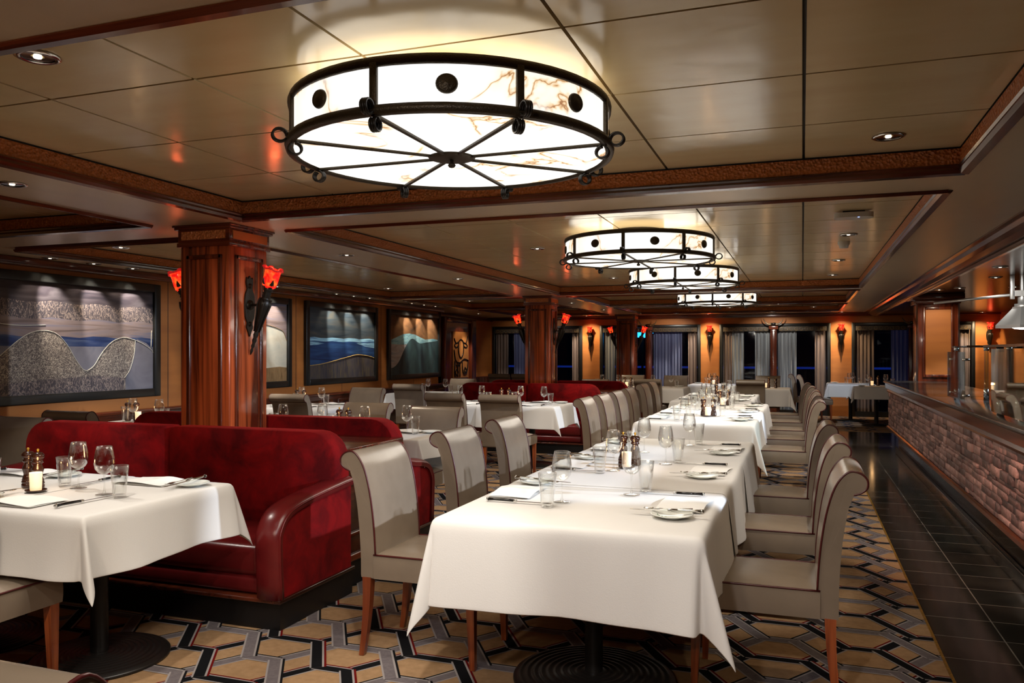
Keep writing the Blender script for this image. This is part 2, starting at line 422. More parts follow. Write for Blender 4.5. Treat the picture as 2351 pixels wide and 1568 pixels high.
mb = MB(); mb.box(-7.47, -7.35, 14.3, 19.0, .79, 2.25, ORW); mb.box(-7.47, -7.32, 14.3, 19, 0, .79, WD); mb.box(-7.47, -7.30, 14.3, 19, .78, .81, WY)
mb.box(-7.47, -7.29, 14.3, 19.0, 2.15, 2.25, WY, bev=.01)
struct(mb.build('wall_left_rear'))
mb = MB(); mb.box(3.8, 3.92, -2.2, 19.0, 0, 2.25, ORW); struct(mb.build('wall_right'))
mb = MB(); mb.box(-8.6, 4.2, -2.3, -2.2, 0, 2.5, ORW); struct(mb.build('wall_front'))
WIN = [(-7.30, -4.98, -6.14), (-4.55, -2.19, -3.37), (-1.77, .58, -.60), (1.0, 3.35, 2.17)]
def wall_back():
    mb = MB(); Y0, Y1 = 18.9, 19.02
    xs = [-7.47] + [v for w_ in WIN for v in w_[:2]] + [3.92]
    for k in range(0, len(xs), 2):
        if xs[k + 1] - xs[k] > .01: mb.box(xs[k], xs[k + 1], Y0, Y1, 0, 2.25, ORW)
    for a, b_, c in WIN: mb.box(a, b_, Y0, Y1, 2.03, 2.25, ORW)
    mb.box(-7.47, 3.92, 18.80, 18.9, 2.17, 2.25, WX, bev=.012)
    mb.box(-7.47, 3.92, 18.72, 18.9, 2.215, 2.25, WX, bev=.012)
    return mb.build('wall_back')
struct(wall_back())
for i, (a, b_, c) in enumerate(WIN):
    wn = thing('window_%d' % (i + 1), ['dark night window farthest left in the back wall', 'dark night window second from the left in the back wall', 'dark night window with split grey curtains in middle of back wall', 'dark night window in back wall behind the stone counter end'][i], 'window', ((a + b_) / 2, 18.9, 0)); struct(wn)
    ox = (a + b_) / 2
    mb = MB()
    for p, q, r_, s_ in ((a, a + .07, 0, 2.03), (b_ - .07, b_, 0, 2.03)): mb.box(p - ox, q - ox, -.03, .10, r_, s_, FRAMEM, bev=.006)
    mb.box(a + .07 - ox, b_ - .07 - ox, -.03, .10, 1.97, 2.03, FRAMEM, bev=.006); mb.box(a + .07 - ox, b_ - .07 - ox, -.02, .10, 0, .12, FRAMEM)
    fr = mb.build('frame', parent=wn)
    MB().box(a - ox, b_ - ox, .085, .09, .1, 2.0, PANE).build('pane', parent=fr)
    mb = MB(); mb.box(c - .07 - ox, c + .07 - ox, -.14, .08, 0, 1.93, WZ, bev=.012)
    mb.box(c - .045 - ox, c + .045 - ox, -.155, -.13, .1, 1.86, WZ, bev=.008); mb.box(c - .10 - ox, c + .10 - ox, -.17, .08, 1.90, 1.98, WX, bev=.012)
    mb.build('mullion_post', parent=wn)
# exterior
struct(MB().box(-9, 6, 24, 24.1, -1, 4, NIGHT).build('wall_exterior'))
tag(MB().box(-9, 6, 19.1, 24, -.3, -.2, NIGHT).build('deck'), 'dark deck outside the windows at night', 'deck'); struct(bpy.data.objects['deck'])
rl = thing('deck_railing', 'blue lit railing on the deck outside the night windows', 'railing', (0, 21.2, -.2))
MB().box(-8.5, 5.5, -.03, .03, 1.18, 1.23, BLUEM).build('handrail', parent=rl)
for k in range(15): MB().box(-8.4 + k * .98, -8.36 + k * .98, -.02, .02, 0, 1.18, BLUEM).build('post', parent=rl)
bl = thing('deck_lamp', 'glowing blue deck lamp outside behind the second window', 'lamp', (-3.85, 20.6, -.2))
MB().lathe([(0, 1.96), (.2, 1.98), (.28, 2.08), (.2, 2.18), (0, 2.2)], 16, BLUEL).build('globe', parent=bl)
MB().lathe([(.03, 0), (.03, 1.97)], 10, FRAMEM).build('pole', parent=bl)
# left rear door with bull relief panel ------------------------------
dr = thing('door_1', 'dark wooden doorway with carved bull relief in far left corner', 'door', (-7.30, 16.75, 0)); struct(dr)
mb = MB(); mb.box(0, .05, -.9, .95, 0, 2.15, WZ); mb.box(.05, .10, -.95, -.85, 0, 2.15, WZ, bev=.01); mb.box(.05, .10, .55, .65, 0, 2.15, WZ, bev=.01); mb.box(.05, .10, -.85, .55, 2.05, 2.15, WY, bev=.01)
mb.build('door_frame', parent=dr)
BULLW = pm('carved_oak_panel', (.32, .13, .035), rough=.35, var=((3, 25, 2), (.24, .085, .02)))
mb = MB(); mb.box(.05, .07, -.45, .43, .82, 1.85, BULLW)
mb.build('relief_panel', parent=dr)
mb = MB(); X = .078
def st(pts): mb.tube([(X, y, z) for y, z in crom([Vector((a, b_, 0)) for a, b_ in pts], 5) for y, z in [(y, z)]] if 0 else [(X, v.x, v.y) for v in crom([Vector((a, b_, 0)) for a, b_ in pts], 5)], .013, 6, BLKG)
st([(-.16, 1.62), (-.17, 1.45), (-.12, 1.33), (-.02, 1.27), (.08, 1.33), (.12, 1.45), (.1, 1.62), (-.03, 1.68), (-.16, 1.62)])
st([(-.17, 1.62), (-.30, 1.60), (-.40, 1.70)]); st([(.11, 1.62), (.26, 1.60), (.33, 1.70), (.36, 1.76)])
st([(-.15, 1.55), (-.28, 1.50), (-.38, 1.55), (-.28, 1.60)]); st([(.12, 1.55), (.24, 1.50), (.34, 1.53), (.25, 1.6)])
st([(-.40, 1.45), (-.32, 1.22), (-.1, 1.16), (.15, 1.24), (.42, 1.2)]); st([(-.36, 1.2), (-.38, 1.0), (-.35, .84)]); st([(.05, 1.18), (.06, 1.02), (.12, .92), (.28, .92), (.36, 1.05), (.38, 1.2)])
st([(-.25, 1.02), (-.33, .95), (-.25, .88), (-.17, .95), (-.25, 1.02)]); st([(.22, 1.05), (.15, .99), (.22, .94), (.29, .99), (.22, 1.05)]); st([(-.2, 1.18), (-.2, .84)]); st([(-.08, 1.17), (-.08, .84)]); st([(-.3, 1.12), (-.2, 1.08), (-.1, 1.12)])
mb.build('bull_outline', parent=dr)
# ceiling -----------------------------------------------------------
XA, XB = -3.36, .70
LXA, LXB = -6.15, -4.14
TR = []
for y0, y1 in ((1.66, 4.27), (4.80, 11.45), (11.95, 14.75), (15.25, 17.9)):
    TR.append((XA, XB, y0, y1)); TR.append((LXA, LXB, y0, y1))
TR[2 * 1 + 1] = (LXA, LXB, 4.97, 11.45)
def ceiling():
    mb = MB()
    xs = [-8.4, LXA, LXB, XA, XB, 1.42]
    ys = [-2.2, 1.66, 4.27, 4.80, 11.45, 11.95, 14.75, 15.25, 17.9, 19.0]
    mb.box(-8.4, 1.42, -2.2, 1.66, ZS, ZS + .05, SOFF)
    for k in range(1, len(ys) - 1):
        y0, y1 = ys[k], ys[k + 1]
        if k % 2 == 0: mb.box(-8.4, 1.42, y0, y1, ZS, ZS + .05, SOFF)
        else:
            for a, b_ in ((-8.4, LXA), (LXB, XA), (XB, 1.42)): mb.box(a, b_, y0, y1, ZS, ZS + .05, SOFF)
    return mb.build('ceiling')
struct(ceiling())
mb = MB(); mb.box(1.42, 3.92, -2.2, 19.0, ZK, ZK + .1, KCEIL); struct(mb.build('ceiling_kitchen'))
def tray(x0, x1, y0, y1, i):
    mb = MB(); G = .012
    xs = [x0]; g = -2.69 if x0 > -4 else -5.66
    v = g - .674 * 4
    while v < x1 - .12:
        if v > x0 + .12: xs.append(v)
        v += .674
    xs.append(x1); ys = [y0]; v = 2.303 - .67
    while v < y1 - .1:
        if v > y0 + .1: ys.append(v)
        v += .67
    ys.append(y1)
    for a, b_ in zip(xs, xs[1:]):
        for c, d in zip(ys, ys[1:]): mb.box(a + G / 2, b_ - G / 2, c + G / 2, d - G / 2, ZT, ZT + .02, CREAM)
    mb.box(x0 - .1, x1 + .1, y0 - .1, y1 + .1, ZT + .021, ZT + .05, GROOVE)
    struct(mb.build('ceiling_tray_panels'))
    t = MB()
    # wooden crown round the tray: upper leather band, lower projecting bead
    e = .035
    for (a, b_, c, d, ax, sx, sy) in ((x0, x1, y1, y1, 'X', 0, -1), (x0, x1, y0, y0, 'X', 0, 1), (x0, x0, y0, y1, 'Y', 1, 0), (x1, x1, y0, y1, 'Y', -1, 0)):
        prof = [(-.01, ZS + .030), (.012, ZS + .028), (.018, ZS + .020), (.010, ZS + .012), (.014, ZS + .0), (.002, ZS - .014), (-.034, ZS - .018), (-.046, ZS - .004), (-.046, ZS + .02), (-.02, ZS + .03)]
        band = [(-.012, ZS + .026), (.006, ZS + .026), (.004, ZT - .008), (-.012, ZT - .008)]
        dark = [(-.012, ZT - .010), (-.002, ZT - .010), (-.002, ZT + .02), (-.012, ZT + .02)]
        wm = WX if ax == 'X' else WY
        for pf_, m_ in ((prof, wm), (band, HAM), (dark, GROOVE)):
            if ax == 'X': t.prism([(c + sy * p, q) for p, q in pf_], a - .02, b_ + .02, 'X', m_)
            else: t.prism([(a + sx * p, q) for p, q in pf_], c - .02, d + .02, 'Y', m_)
    struct(t.build('trim_%d' % (i + 1)))
for i, t_ in enumerate(TR): tray(*t_, i)
# crown between soffit and kitchen ceiling, with back return
prof = [(1.24, ZS + .01), (1.24, ZS - .012), (1.275, ZS - .018), (1.29, ZS - .045), (1.34, ZS - .055), (1.385, ZS - .075), (1.42, ZS - .08), (1.44, ZS - .105), (1.47, ZS - .105), (1.47, ZS + .01)]
mb = MB(); mb.prism(prof, -2.2, 18.8, 'Y', WY); mb.box(1.425, 1.445, -2.2, 15.9, ZS - .112, ZS - .104, CHROME)
struct(mb.build('trim_20'))
# columns -----------------------------------------------------------
def column(x, y, name, label, zt=ZS, w_=.40):
    c = thing('column', label, 'column', (x, y, 0), 0, 'mahogany columns'); struct(c)
    h = w_ / 2
    mb = MB(); mb.box(-h, h, -h, h, 0, zt - .14, WZC, bev=.008)
    sh = mb.build('shaft', parent=c)
    for k in range(4):
        mt = Matrix.Rotation(k * pi / 2, 4, 'Z'); q = MB()
        for a, b_, z0, z1 in ((-h + .055, -h + .085, .35, zt - .20), (h - .085, h - .055, .35, zt - .20)): q.box(a, b_, -h - .012, -h + .004, z0, z1, WZ, bev=.006, mat=mt)
        q.box(-h + .055, h - .055, -h - .012, -h + .004, zt - .23, zt - .20, WZ, bev=.006, mat=mt); q.box(-h + .055, h - .055, -h - .012, -h + .004, .35, .38, WZ, bev=.006, mat=mt)
        q.build('panel_moulding', parent=sh)
    q = MB()
    for o_, z0, z1 in ((.018, zt - .145, zt - .115), (.012, zt - .118, zt - .028), (.030, zt - .03, zt - .012), (.04, zt - .014, zt)):
        q.box(-h - o_, h + o_, -h - o_, h + o_, z0, z1, WX, bev=.004)
    cp = q.build('capital', parent=c)
    q = MB()
    for k in range(4):
        q.box(-h + .02, h - .02, -h - .017, -h - .01, zt - .098, zt - .042, HAM if k != 1 else ORW, mat=Matrix.Rotation(k * pi / 2, 4, 'Z'))
    q.build('hammered_band', parent=cp)
    return c
column(-3.765, 4.60, 'column', 'mahogany column rising behind the near red velvet sofa')
column(-3.765, 11.82, 'column', 'mahogany column behind the middle red velvet sofa')
column(-3.765, 18.27, 'column', 'mahogany column standing close to the back windows')
# right column with orange panel, standing on a black plinth
c = thing('column', 'wide mahogany column with an orange panel behind the stone counter', 'column', (1.75, 12.65, 0)); struct(c)
mb = MB(); mb.box(-.25, .25, -.25, .25, .97, 2.06, WZ, bev=.01); mb.build('shaft', parent=c)
MB().box(-.28, .28, -.28, .28, 0, .97, BLKG, bev=.005).build('plinth', parent=c)
mb = MB(); mb.box(-.155, .155, -.262, -.25, 1.09, 1.98, ORW); mb.build('orange_panel', parent=c)
mb = MB()
for a, b_, z0, z1 in ((-.19, -.155, 1.05, 2.02), (.155, .19, 1.05, 2.02), (-.155, .155, 1.98, 2.02), (-.155, .155, 1.05, 1.09)): mb.box(a, b_, -.275, -.25, z0, z1, WZ, bev=.008)
mb.build('panel_moulding', parent=c)
mb = MB(); mb.box(-.28, .28, -.28, .28, 2.06, 2.12, WX, bev=.01); mb.box(-.32, .32, -.32, .32, 2.12, 2.2, WX, bev=.015); mb.build('capital', parent=c)
MB().box(.245, .262, -.262, -.245, 1.0, 2.08, CHROME).build('corner_guard', parent=c)
# ================================================================ CEILING FITTINGS
def drum_lamp():
    c = thing('drum_ceiling_lamp', '', 'ceiling lamp', (0, 0, ZT), 0, 'round alabaster drum lamps'); r = .575
    MB().lathe([(r, -.03), (r, -.183)], 64, LAMPS, smooth=True).build('glass_drum', parent=c); gd = bpy.data.objects[-1] if 0 else COL.objects[-1]
    MB().lathe([(r - .004, -.183), (r - .02, -.188), (.3, -.19), (0, -.191)], 64, LAMPB).build('bottom_glass', parent=c)
    MB().lathe([(r - .02, 0), (r + .008, 0), (r + .012, -.012), (r + .01, -.03), (r + .006, -.034), (r - .004, -.034)], 64, BRONZE).build('top_rim', parent=c)
    MB().lathe([(r + .002, -.166), (r + .018, -.166), (r + .022, -.18), (r + .018, -.196), (r - .004, -.198), (r - .01, -.190)], 64, BRONZE).build('bottom_rim', parent=c)
    MB().lathe([(0, -.205), (.055, -.203), (.082, -.198), (.088, -.192), (.08, -.188)], 32, BRONZE).lathe([(0, -.236), (.010, -.233), (.015, -.225), (.010, -.216), (.006, -.212), (.008, -.203)], 16, BRONZE).build('hub', parent=c)
    for k in range(8):
        mt = Matrix.Rotation(k * pi / 4, 4, 'Z')
        MB().box(r - .004, r + .012, -.012, .012, -.17, -.02, BRONZE, bev=.002, mat=mt).build('strap', parent=c); stp = COL.objects[-1]
        MB().box(.07, r + .01, -.007, .007, -.2, -.188, BRONZE, bev=.002, mat=mt).build('spoke', parent=c)
        s = MB()
        def sc(cx, cz, a0, a1, rr=.024):
            P = [mt @ Vector((cx + rr * cos(R(a0 + (a1 - a0) * j / 16)), 0, cz + rr * sin(R(a0 + (a1 - a0) * j / 16)))) for j in range(17)]
            for w_ in (-.008, 0, .008):
                o_ = mt.to_3x3() @ Vector((0, w_, 0)); s.tube([p + o_ for p in P], .0045, 6, BLK)
        sc(r + .045, -.178, 180, -150); sc(r - .006, -.224, 90, 420, .022)
        s.build('scroll', parent=stp)
        mt = Matrix.Rotation((k + .5) * pi / 4, 4, 'Z') @ Matrix.Translation((r + .002, 0, -.10)) @ Matrix.Rotation(pi / 2, 4, 'Y')
        MB().lathe([(0, .010), (.012, .009), (.018, .006), (.030, .007), (.034, 0), (.034, -.006)], 24, BRONZE, mat=mt).build('medallion', parent=gd)
    MB().lathe([(.20, .074), (.20, -.02), (0, -.02)], 40, BRONZE).build('ceiling_mount', parent=c)
    l = bpy.data.lights.new('drum_upglow', 'AREA'); l.shape = 'DISK'; l.size = 1.05; l.energy = 2.2; l.color = (1, .86, .62)
    lo = bpy.data.objects.new('drum_upglow', l); COL.objects.link(lo); lo.parent = c; lo.location = (0, 0, -.01); lo.rotation_euler = (pi, 0, 0)
    l = bpy.data.lights.new('drum_glow', 'AREA'); l.shape = 'DISK'; l.size = 1.1; l.energy = LAMP_W; l.color = (1, .90, .76)
    lo = bpy.data.objects.new('drum_glow', l); COL.objects.link(lo); lo.parent = c; lo.location = (0, 0, -.24)
    return c
dl = drum_lamp()
for y, lb in ((2.74, 'largest alabaster drum lamp with iron spokes, nearest on the ceiling'), (6.36, 'second alabaster drum lamp in the long middle ceiling tray'),
              (8.9, 'third alabaster drum lamp overlapped by the second drum lamp'), (12.55, 'smallest alabaster drum lamp, farthest on the ceiling')):
    put(dl, lb, (-1.22, y, ZT - .068)).scale = (1, 1, .9)
def downlight():
    c = thing('recessed_downlight', '', 'downlight', (0, 0, 0), 0, 'recessed ceiling downlights')
    MB().lathe([(.052, -.001), (.068, -.001), (.070, -.005), (.060, -.009), (.050, -.006)], 28, CHROME).build('trim_ring', parent=c)
    MB().lathe([(.052, -.004), (.046, -.0035), (.030, -.0028), (.02, -.0025)], 24, CHROME).build('reflector', parent=c)
    MB().lathe([(.014, -.0026), (.012, -.007), (0, -.009)], 16, BULB).build('bulb', parent=c)
    return c
dproto = downlight()
def dlight(x, y, z, label, target=None, power=0, size=70, color=(1, .80, .58), blend=.55, rad=.025):
    o = put(dproto, label, (x, y, z))
    if target: spot(o, (0, 0, -.025), (target[0] - x, target[1] - y, target[2] - z), power * PW, color, size, blend, rad)
    return o
# ================================================================ FURNITURE
def chair():
    c = thing('dining_chair', '', 'chair'); W = .225
    FR = [(.005, .47), (0, .56), (-.010, .66), (-.026, .76), (-.05, .85), (-.078, .905), (-.112, .935), (-.150, .930), (-.174, .905), (-.172, .874), (-.150, .855), (-.126, .846)]
    BK = [(-.108, .80), (-.090, .70), (-.078, .58), (-.072, .46), (-.072, .375)]
    pf = [tuple(v)[:2] for v in crom([Vector((a, b_, 0)) for a, b_ in FR], 3)]
    pb = [tuple(v)[:2] for v in crom([Vector((a, b_, 0)) for a, b_ in BK], 3)]
    pr = pf + pb + [(-.07, .362), (.005, .362)]
    mb = MB(); i = mb.mi(TAUPE); nw = 8; rows = []
    for k in range(nw + 1):
        u = -1 + 2 * k / nw; edge = 0
        rows.append([mb.bm.verts.new((x + (.006 * (1 - u * u) if x > -.06 else 0), u * (W - .008 * (1 - min(1, (z - .36) / .4))), z)) for x, z in pr])
    for a, b_ in zip(rows, rows[1:]):
        for k in range(len(pr)): mb.fc([a[k], a[(k + 1) % len(pr)], b_[(k + 1) % len(pr)], b_[k]], i, True)
    for rw, sg in ((rows[0], -1), (rows[-1], 1)):
        cc = [mb.bm.verts.new(v.co) for v in rw]
        mb.fc(cc if sg > 0 else cc[::-1], i)
    bk_ = mb.build('backrest', parent=c)
    # seat: crowned cushion over an upholstered rail
    def seat(u, v):
        # u round the outline, v from edge to centre
        pass
    mb = MB(); nx, ny = 10, 8; x0, x1 = -.005, .50
    mb.grid(lambda u, v: ((x0 + (x1 - x0) * u), (W - .004) * (2 * v - 1), .468 + .018 * (1 - (2 * v - 1) ** 4) * (1 - (2 * u - 1) ** 6) - .028 * max(0, u - .72) ** 2 * 9), 14, 12, TAUPE)
    se_ = mb.build('seat', parent=c)
    mb = MB()
    def side(u):   # top edge height of the rail follows the seat
        return .468 - .028 * max(0, u - .72) ** 2 * 9
    n = 12
    for sg in (-1, 1):
        mb.grid(lambda u, v: (x0 + (x1 - x0) * u, sg * (W - .004 + .004 * sin(pi * v)), .36 + (side(u) - .36) * v + .012 * sin(pi * u) * (1 - v) * 0), n, 3, TAUPE)
    mb.grid(lambda u, v: (x1 + .006 * sin(pi * v), (W - .004) * (2 * u - 1), .36 + (side(1) - .36) * v), 4, 3, TAUPE)
    mb.box(x0 - .06, x1 - .01, -W + .01, W - .01, .36, .368, TAUPE)
    mb.build('seat_rail', parent=c)
    mb = MB(); mb2 = MB()
    mb2.tube([(x + .001, -(W - .001), z) for x, z in pf] + [(x + .001, W - .001, z) for x, z in pf[::-1]], .0042, 6, PIPE)
    sp = [(x0 + (x1 - x0) * k / n, side(k / n) + .001) for k in range(n + 1)]
    mb.tube([(x, -(W - .003), z) for x, z in sp] + [(x, W - .003, z) for x, z in sp[::-1]], .0042, 6, PIPE)
    mb.build('seat_piping', parent=se_); mb2.build('back_piping', parent=bk_)
    for x, xx, bk in ((-.042, -.075, 1), (.465, .475, 0)):
        for sg in (-1, 1):
            mb = MB(); i = mb.mi(WL); R_ = []
            for k in range(7):
                t = k / 6; z = .364 * (1 - t); h = .021 - .009 * t
                X_ = x + (xx - x) * (t ** 2 if bk else t); Y_ = sg * (W - .026)
                R_.append([mb.bm.verts.new((X_ + a * h, Y_ + b_ * h, z)) for a, b_ in ((-1, -1), (1, -1), (1, 1), (-1, 1))])
            for A, B in zip(R_, R_[1:]):
                for k in range(4): mb.fc([A[k], A[(k + 1) % 4], B[(k + 1) % 4], B[k]], i)
            mb.fc(R_[-1], i); mb.fc(R_[0][::-1], i)
            mb.build('leg', parent=c)
    return c
chp = chair()
CG = 'taupe leather scroll back chairs'
CH = [
 (-1.83, 3.47, 0, 'taupe scroll-back leather chair nearest on the left of the near long table'),
 (-1.83, 4.42, 0, 'second taupe scroll-back chair on the left of the near long table'),
 (-1.83, 5.28, 0, 'third taupe scroll-back chair on the left of the near long table'),
 (-1.93, 7.85, 0, 'leftmost chair of the close row left of the second long table'),
 (-1.92, 8.55, 0, 'second chair of the close row left of the second long table'),
 (-1.92, 9.25, 0, 'third chair of the close row left of the second long table'),
 (-1.96, 10.15, 0, 'fourth chair of the close row left of the second long table'),
 (-2.04, 11.55, 0, 'shaded chair, nearer of two left of the farthest end of the long tables'),
 (-2.04, 12.25, 0, 'shaded chair, farther of two left of the farthest end of the long tables'),
 (.06, 3.56, 180, 'large taupe chair nearest the camera on the right of the near long table'),
 (.055, 4.60, 180, 'second taupe chair on the right of the near long table'),
 (.035, 5.64, 180, 'third taupe chair on the right of the near long table'),
 (.03, 8.15, 180, 'nearest chair of the five chair row right of the second long table'),
 (.03, 9.2, 180, 'second chair of the five chair row right of the second long table'),
 (.03, 10.25, 180, 'third chair of the five chair row right of the second long table'),
 (0, 11.4, 180, 'fourth chair of the five chair row right of the second long table'),
 (-.05, 12.7, 180, 'farthest chair of the five chair row right of the second long table'),
 (-2.87, 6.02, 270, 'olive lit chair facing the camera behind the red sofa, beside the second near chair'),
 (-3.68, 6.3, 270, 'chair facing the camera behind two wine glasses and the red velvet sofa'),
 (-3.05, 8.22, 90, 'chair seen from behind at the white table before the middle red sofa, right one'),
 (-3.72, 8.28, 90, 'chair seen from behind at the table before the middle red sofa, left one'),
 (-5.13, 4.05, 270, 'chair at far left edge of the picture under the wide grey painting'),
 (-5.33, 4.85, 90, 'dark green grey chair seen from behind under the wide grey mountain painting'),
 (-5.23, 7.55, 90, 'dark chair seen from behind just right of the near mahogany column'),
 (-5.23, 9.0, 270, 'pale chair facing the camera under the blue sea painting'),
 (-5.28, 10.45, 90, 'tall chair seen from behind under the teal volcano painting'),
 (-5.45, 12.6, 270, 'low looking chair facing the camera below the carved bull panel'),
 (-3.10, 2.02, 90, 'chair pushed under the near left table with only seat and leg in view'),
 (-1.175, .985, 90, 'chair top cut off by the bottom left corner of the picture'),
 (-2.45, 13.7, 90, 'chair seen from behind right of the candle lit table behind the middle red sofa'),
 (-3.25, 13.3, 90, 'chair seen from behind just right of the middle column'),
 (-2.3, 15.7, 270, 'chair facing the camera before the blue lit sheer curtain window'),
 (-3.15, 15.75, 270, 'chair facing the camera behind the candle lit table near the third column'),
 (-.80, 13.9, 90, 'wide dark chair back seen from behind beyond the end of the long tables'),
 (-.62, 16.1, 270, 'pale chair added in place of a table reflection before the middle window post'),  # chair put in where a table mirrors in the window glass
 (-.10, 17.75, 0, 'pale side-on chair, left one of the pair by the right curtains'),
 (.06, 17.15, 0, 'pale side-on chair, right one of the pair by the right curtains'),
 (2.32, 16.7, 180, 'striped light chair behind the far end of the stone counter'),
 (2.35, 17.6, 180, 'chair half hidden behind the wide orange panel column'),
 (-5.95, 15.9, 90, 'left one of two grey chair backs before the far left window'),
 (-5.48, 16.0, 90, 'right one of two grey chair backs before the far left window'),
]
for x, y, a, lb in CH: put(chp, lb, (x, y, .008), a, CG)
# ---- tables and cloths
def table_proto(rb, sx, sy, name='pedestal_table'):
    c = thing(name, '', 'table', group='white clothed pedestal tables')
    MB().box(-sx / 2, sx / 2, -sy / 2, sy / 2, .715, .742, WX, bev=.004).build('tabletop', parent=c)
    MB().lathe([(.038, .02), (.038, .70), (.12, .702), (.12, .715)], 24, BLKR).build('pedestal', parent=c)
    pr = [(0, .034), (.05, .034)]; n = 9
    for k in range(n):
        r0 = .06 + (rb - .07) * k / n; r1 = .06 + (rb - .07) * (k + .5) / n; zz = .03 - .014 * (k / n) ** 2
        pr += [(r0, zz), (r0 + .006, zz + .004), (r1, zz + .004), (r1 + .004, zz)]
    pr += [(rb - .004, .014), (rb, .008), (rb, 0), (0, 0)]
    MB().lathe(pr, 48, BLKR).build('base', parent=c)
    return c
def cloth(x0, x1, y0, y1, drop, open_=(), z=.756, over=.16, seed=0, dens=26):
    """linen draped over a table top; sides named in open_ (S,N,W,E) lie flat on the neighbour cloth"""
    rnd = random.Random(seed); ph = [rnd.uniform(0, 6.3) for _ in range(8)]
    dW = over if 'W' in open_ else drop; dE = over if 'E' in open_ else drop
    dS = over if 'S' in open_ else drop; dN = over if 'N' in open_ else drop
    X0, X1, Y0, Y1 = x0 - dW, x1 + dE, y0 - dS, y1 + dN
    fl = set(open_)
    def axis(a0, a, b_, b0):
        out = [a0 + (a - a0) * k / 14 for k in range(14)] + [a + (b_ - a) * (1 - cos(pi * k / 12)) / 2 for k in range(12)] + [b_ + (b0 - b_) * k / 14 for k in range(15)]
        return out
    XS, YS = axis(X0, x0, x1, X1), axis(Y0, y0, y1, Y1)
    mb = MB(); i = mb.mi(CLOTH); V = []
    for X in XS:
        row = []
        for Y in YS:
            du = X - x1 if X > x1 and 'E' not in fl else (X - x0 if X < x0 and 'W' not in fl else 0)
            dv = Y - y1 if Y > y1 and 'N' not in fl else (Y - y0 if Y < y0 and 'S' not in fl else 0)
            px = min(max(X, x0), x1) if not (('E' in fl and X > x1) or ('W' in fl and X < x0)) else X
            py = min(max(Y, y0), y1) if not (('N' in fl and Y > y1) or ('S' in fl and Y < y0)) else Y
            r = math.hypot(du, dv)
            if r < 1e-6: row.append(mb.bm.verts.new((px, py, z))); continue
            ux, uy = du / r, dv / r
            wv = 0; t = min(r / max(drop, .01), 1.5)
            if abs(dv) < 1e-9: wv = .012 * sin(py * 9 + ph[0]) + .007 * sin(py * 21 + ph[1])
            elif abs(du) < 1e-9: wv = .012 * sin(px * 8 + ph[2]) + .007 * sin(px * 19 + ph[3])
            corner = (2 * abs(ux * uy)) ** 1.5
            if corner > 0:
                wv = .012 * sin((py if abs(ux) > abs(uy) else px) * 9 + ph[0]) * (1 - corner)
            fx = .018 * min(1, r / .03) + (.028 + wv * 2.0) * t + corner * .05 * r + (0 if corner == 0 else r * (.12 * math.exp(-((math.degrees(math.atan2(abs(uy), abs(ux))) - 45) / 13) ** 2) - .05 * math.exp(-((math.degrees(math.atan2(abs(uy), abs(ux))) - 17) / 9) ** 2) - .05 * math.exp(-((math.degrees(math.atan2(abs(uy), abs(ux))) - 73) / 9) ** 2)))
            drp = r * (1 - .06 * corner) - .004
            rr = .012
            if r < .03: drp = r * r / .06
            # pleat fold twists the corner to one side
            tw = corner * .10 * r * (1 if seed % 2 else -1)
            row.append(mb.bm.verts.new((px + ux * fx - uy * tw, py + uy * fx + ux * tw, z - drp)))
        V.append(row)
    for a, b_ in zip(V, V[1:]):
        for k in range(len(YS) - 1): mb.fc([a[k], a[k + 1], b_[k + 1], b_[k]], i, True)
    o = mb.build('tablecloth')
    s = o.modifiers.new('sol', 'SOLIDIFY'); s.thickness = .002; s.offset = 1
    s = o.modifiers.new('sub', 'SUBSURF'); s.levels = 1; s.render_levels = 1
    return o
TP = {}
def table(cx, cy, sx, sy, lb, clb, drop=.26, open_=(), rb=.30, z=.756, seed=0):
    key = (rb, sx, sy)
    if key not in TP: TP[key] = table_proto(*key)
    put(TP[key], lb, (cx, cy, .008))
    o = cloth(cx - sx / 2, cx + sx / 2, cy - sy / 2, cy + sy / 2, drop, open_, z, seed=seed)
    tag(o, clb, 'tablecloth', 'white tablecloths')
XT = -.838
table(XT, 3.37, 1.0, 1.02, 'nearest table of the near long row on a ringed black base', 'white cloth with long corner pleat over the nearest end of near long table', .33, 'N', .345, .757, 1)
table(XT, 4.43, 1.0, 1.02, 'middle table of the near long row', 'white cloth over the middle of the near long table', .33, 'SN', .345, .7595, 2)
table(XT, 5.48, 1.0, 1.02, 'last table of the near long row', 'white cloth over the far end of the near long table', .33, 'S', .345, .757, 3)
XT2 = -.925
table(XT2, 7.86, 1.03, 1.02, 'first table of the second long row', 'cream lit cloth over the nearest end of the second long table', .33, 'N', .345, .757, 5)
table(XT2, 8.90, 1.03, 1.02, 'second table of the second long row', 'white cloth over the middle of the second long table', .33, 'SN', .345, .7595, 4)
table(XT2, 9.94, 1.03, 1.02, 'third table of the second long row', 'white cloth over the far end of the second long table', .33, 'S', .345, .757, 7)
XT3 = -1.12
table(XT3, 11.2, 1.0, 1.02, 'near table of the third long row', 'white cloth on the near table of the farthest long row', .30, 'N', .345, .757, 8)
table(XT3, 12.24, 1.0, 1.02, 'last table of the third long row', 'white cloth on the last table of the farthest long row', .30, 'S', .345, .759, 9)
table(-3.01, 2.83, .74, .85, 'table before the near red sofa, its right half on a ringed base', 'white cloth with folded corner before the near red sofa', .25, 'W', .30, .757, 11)
table(-3.76, 2.83, .74, .85, 'table at the left edge before the near red sofa', 'white cloth at the left edge before the near red sofa', .25, 'E', .30, .7595, 12)
table(-3.03, 5.62, .78, .60, 'right table behind the near red sofas', 'white cloth in front of the olive lit chair', .15, 'W', .2, .757, 13)
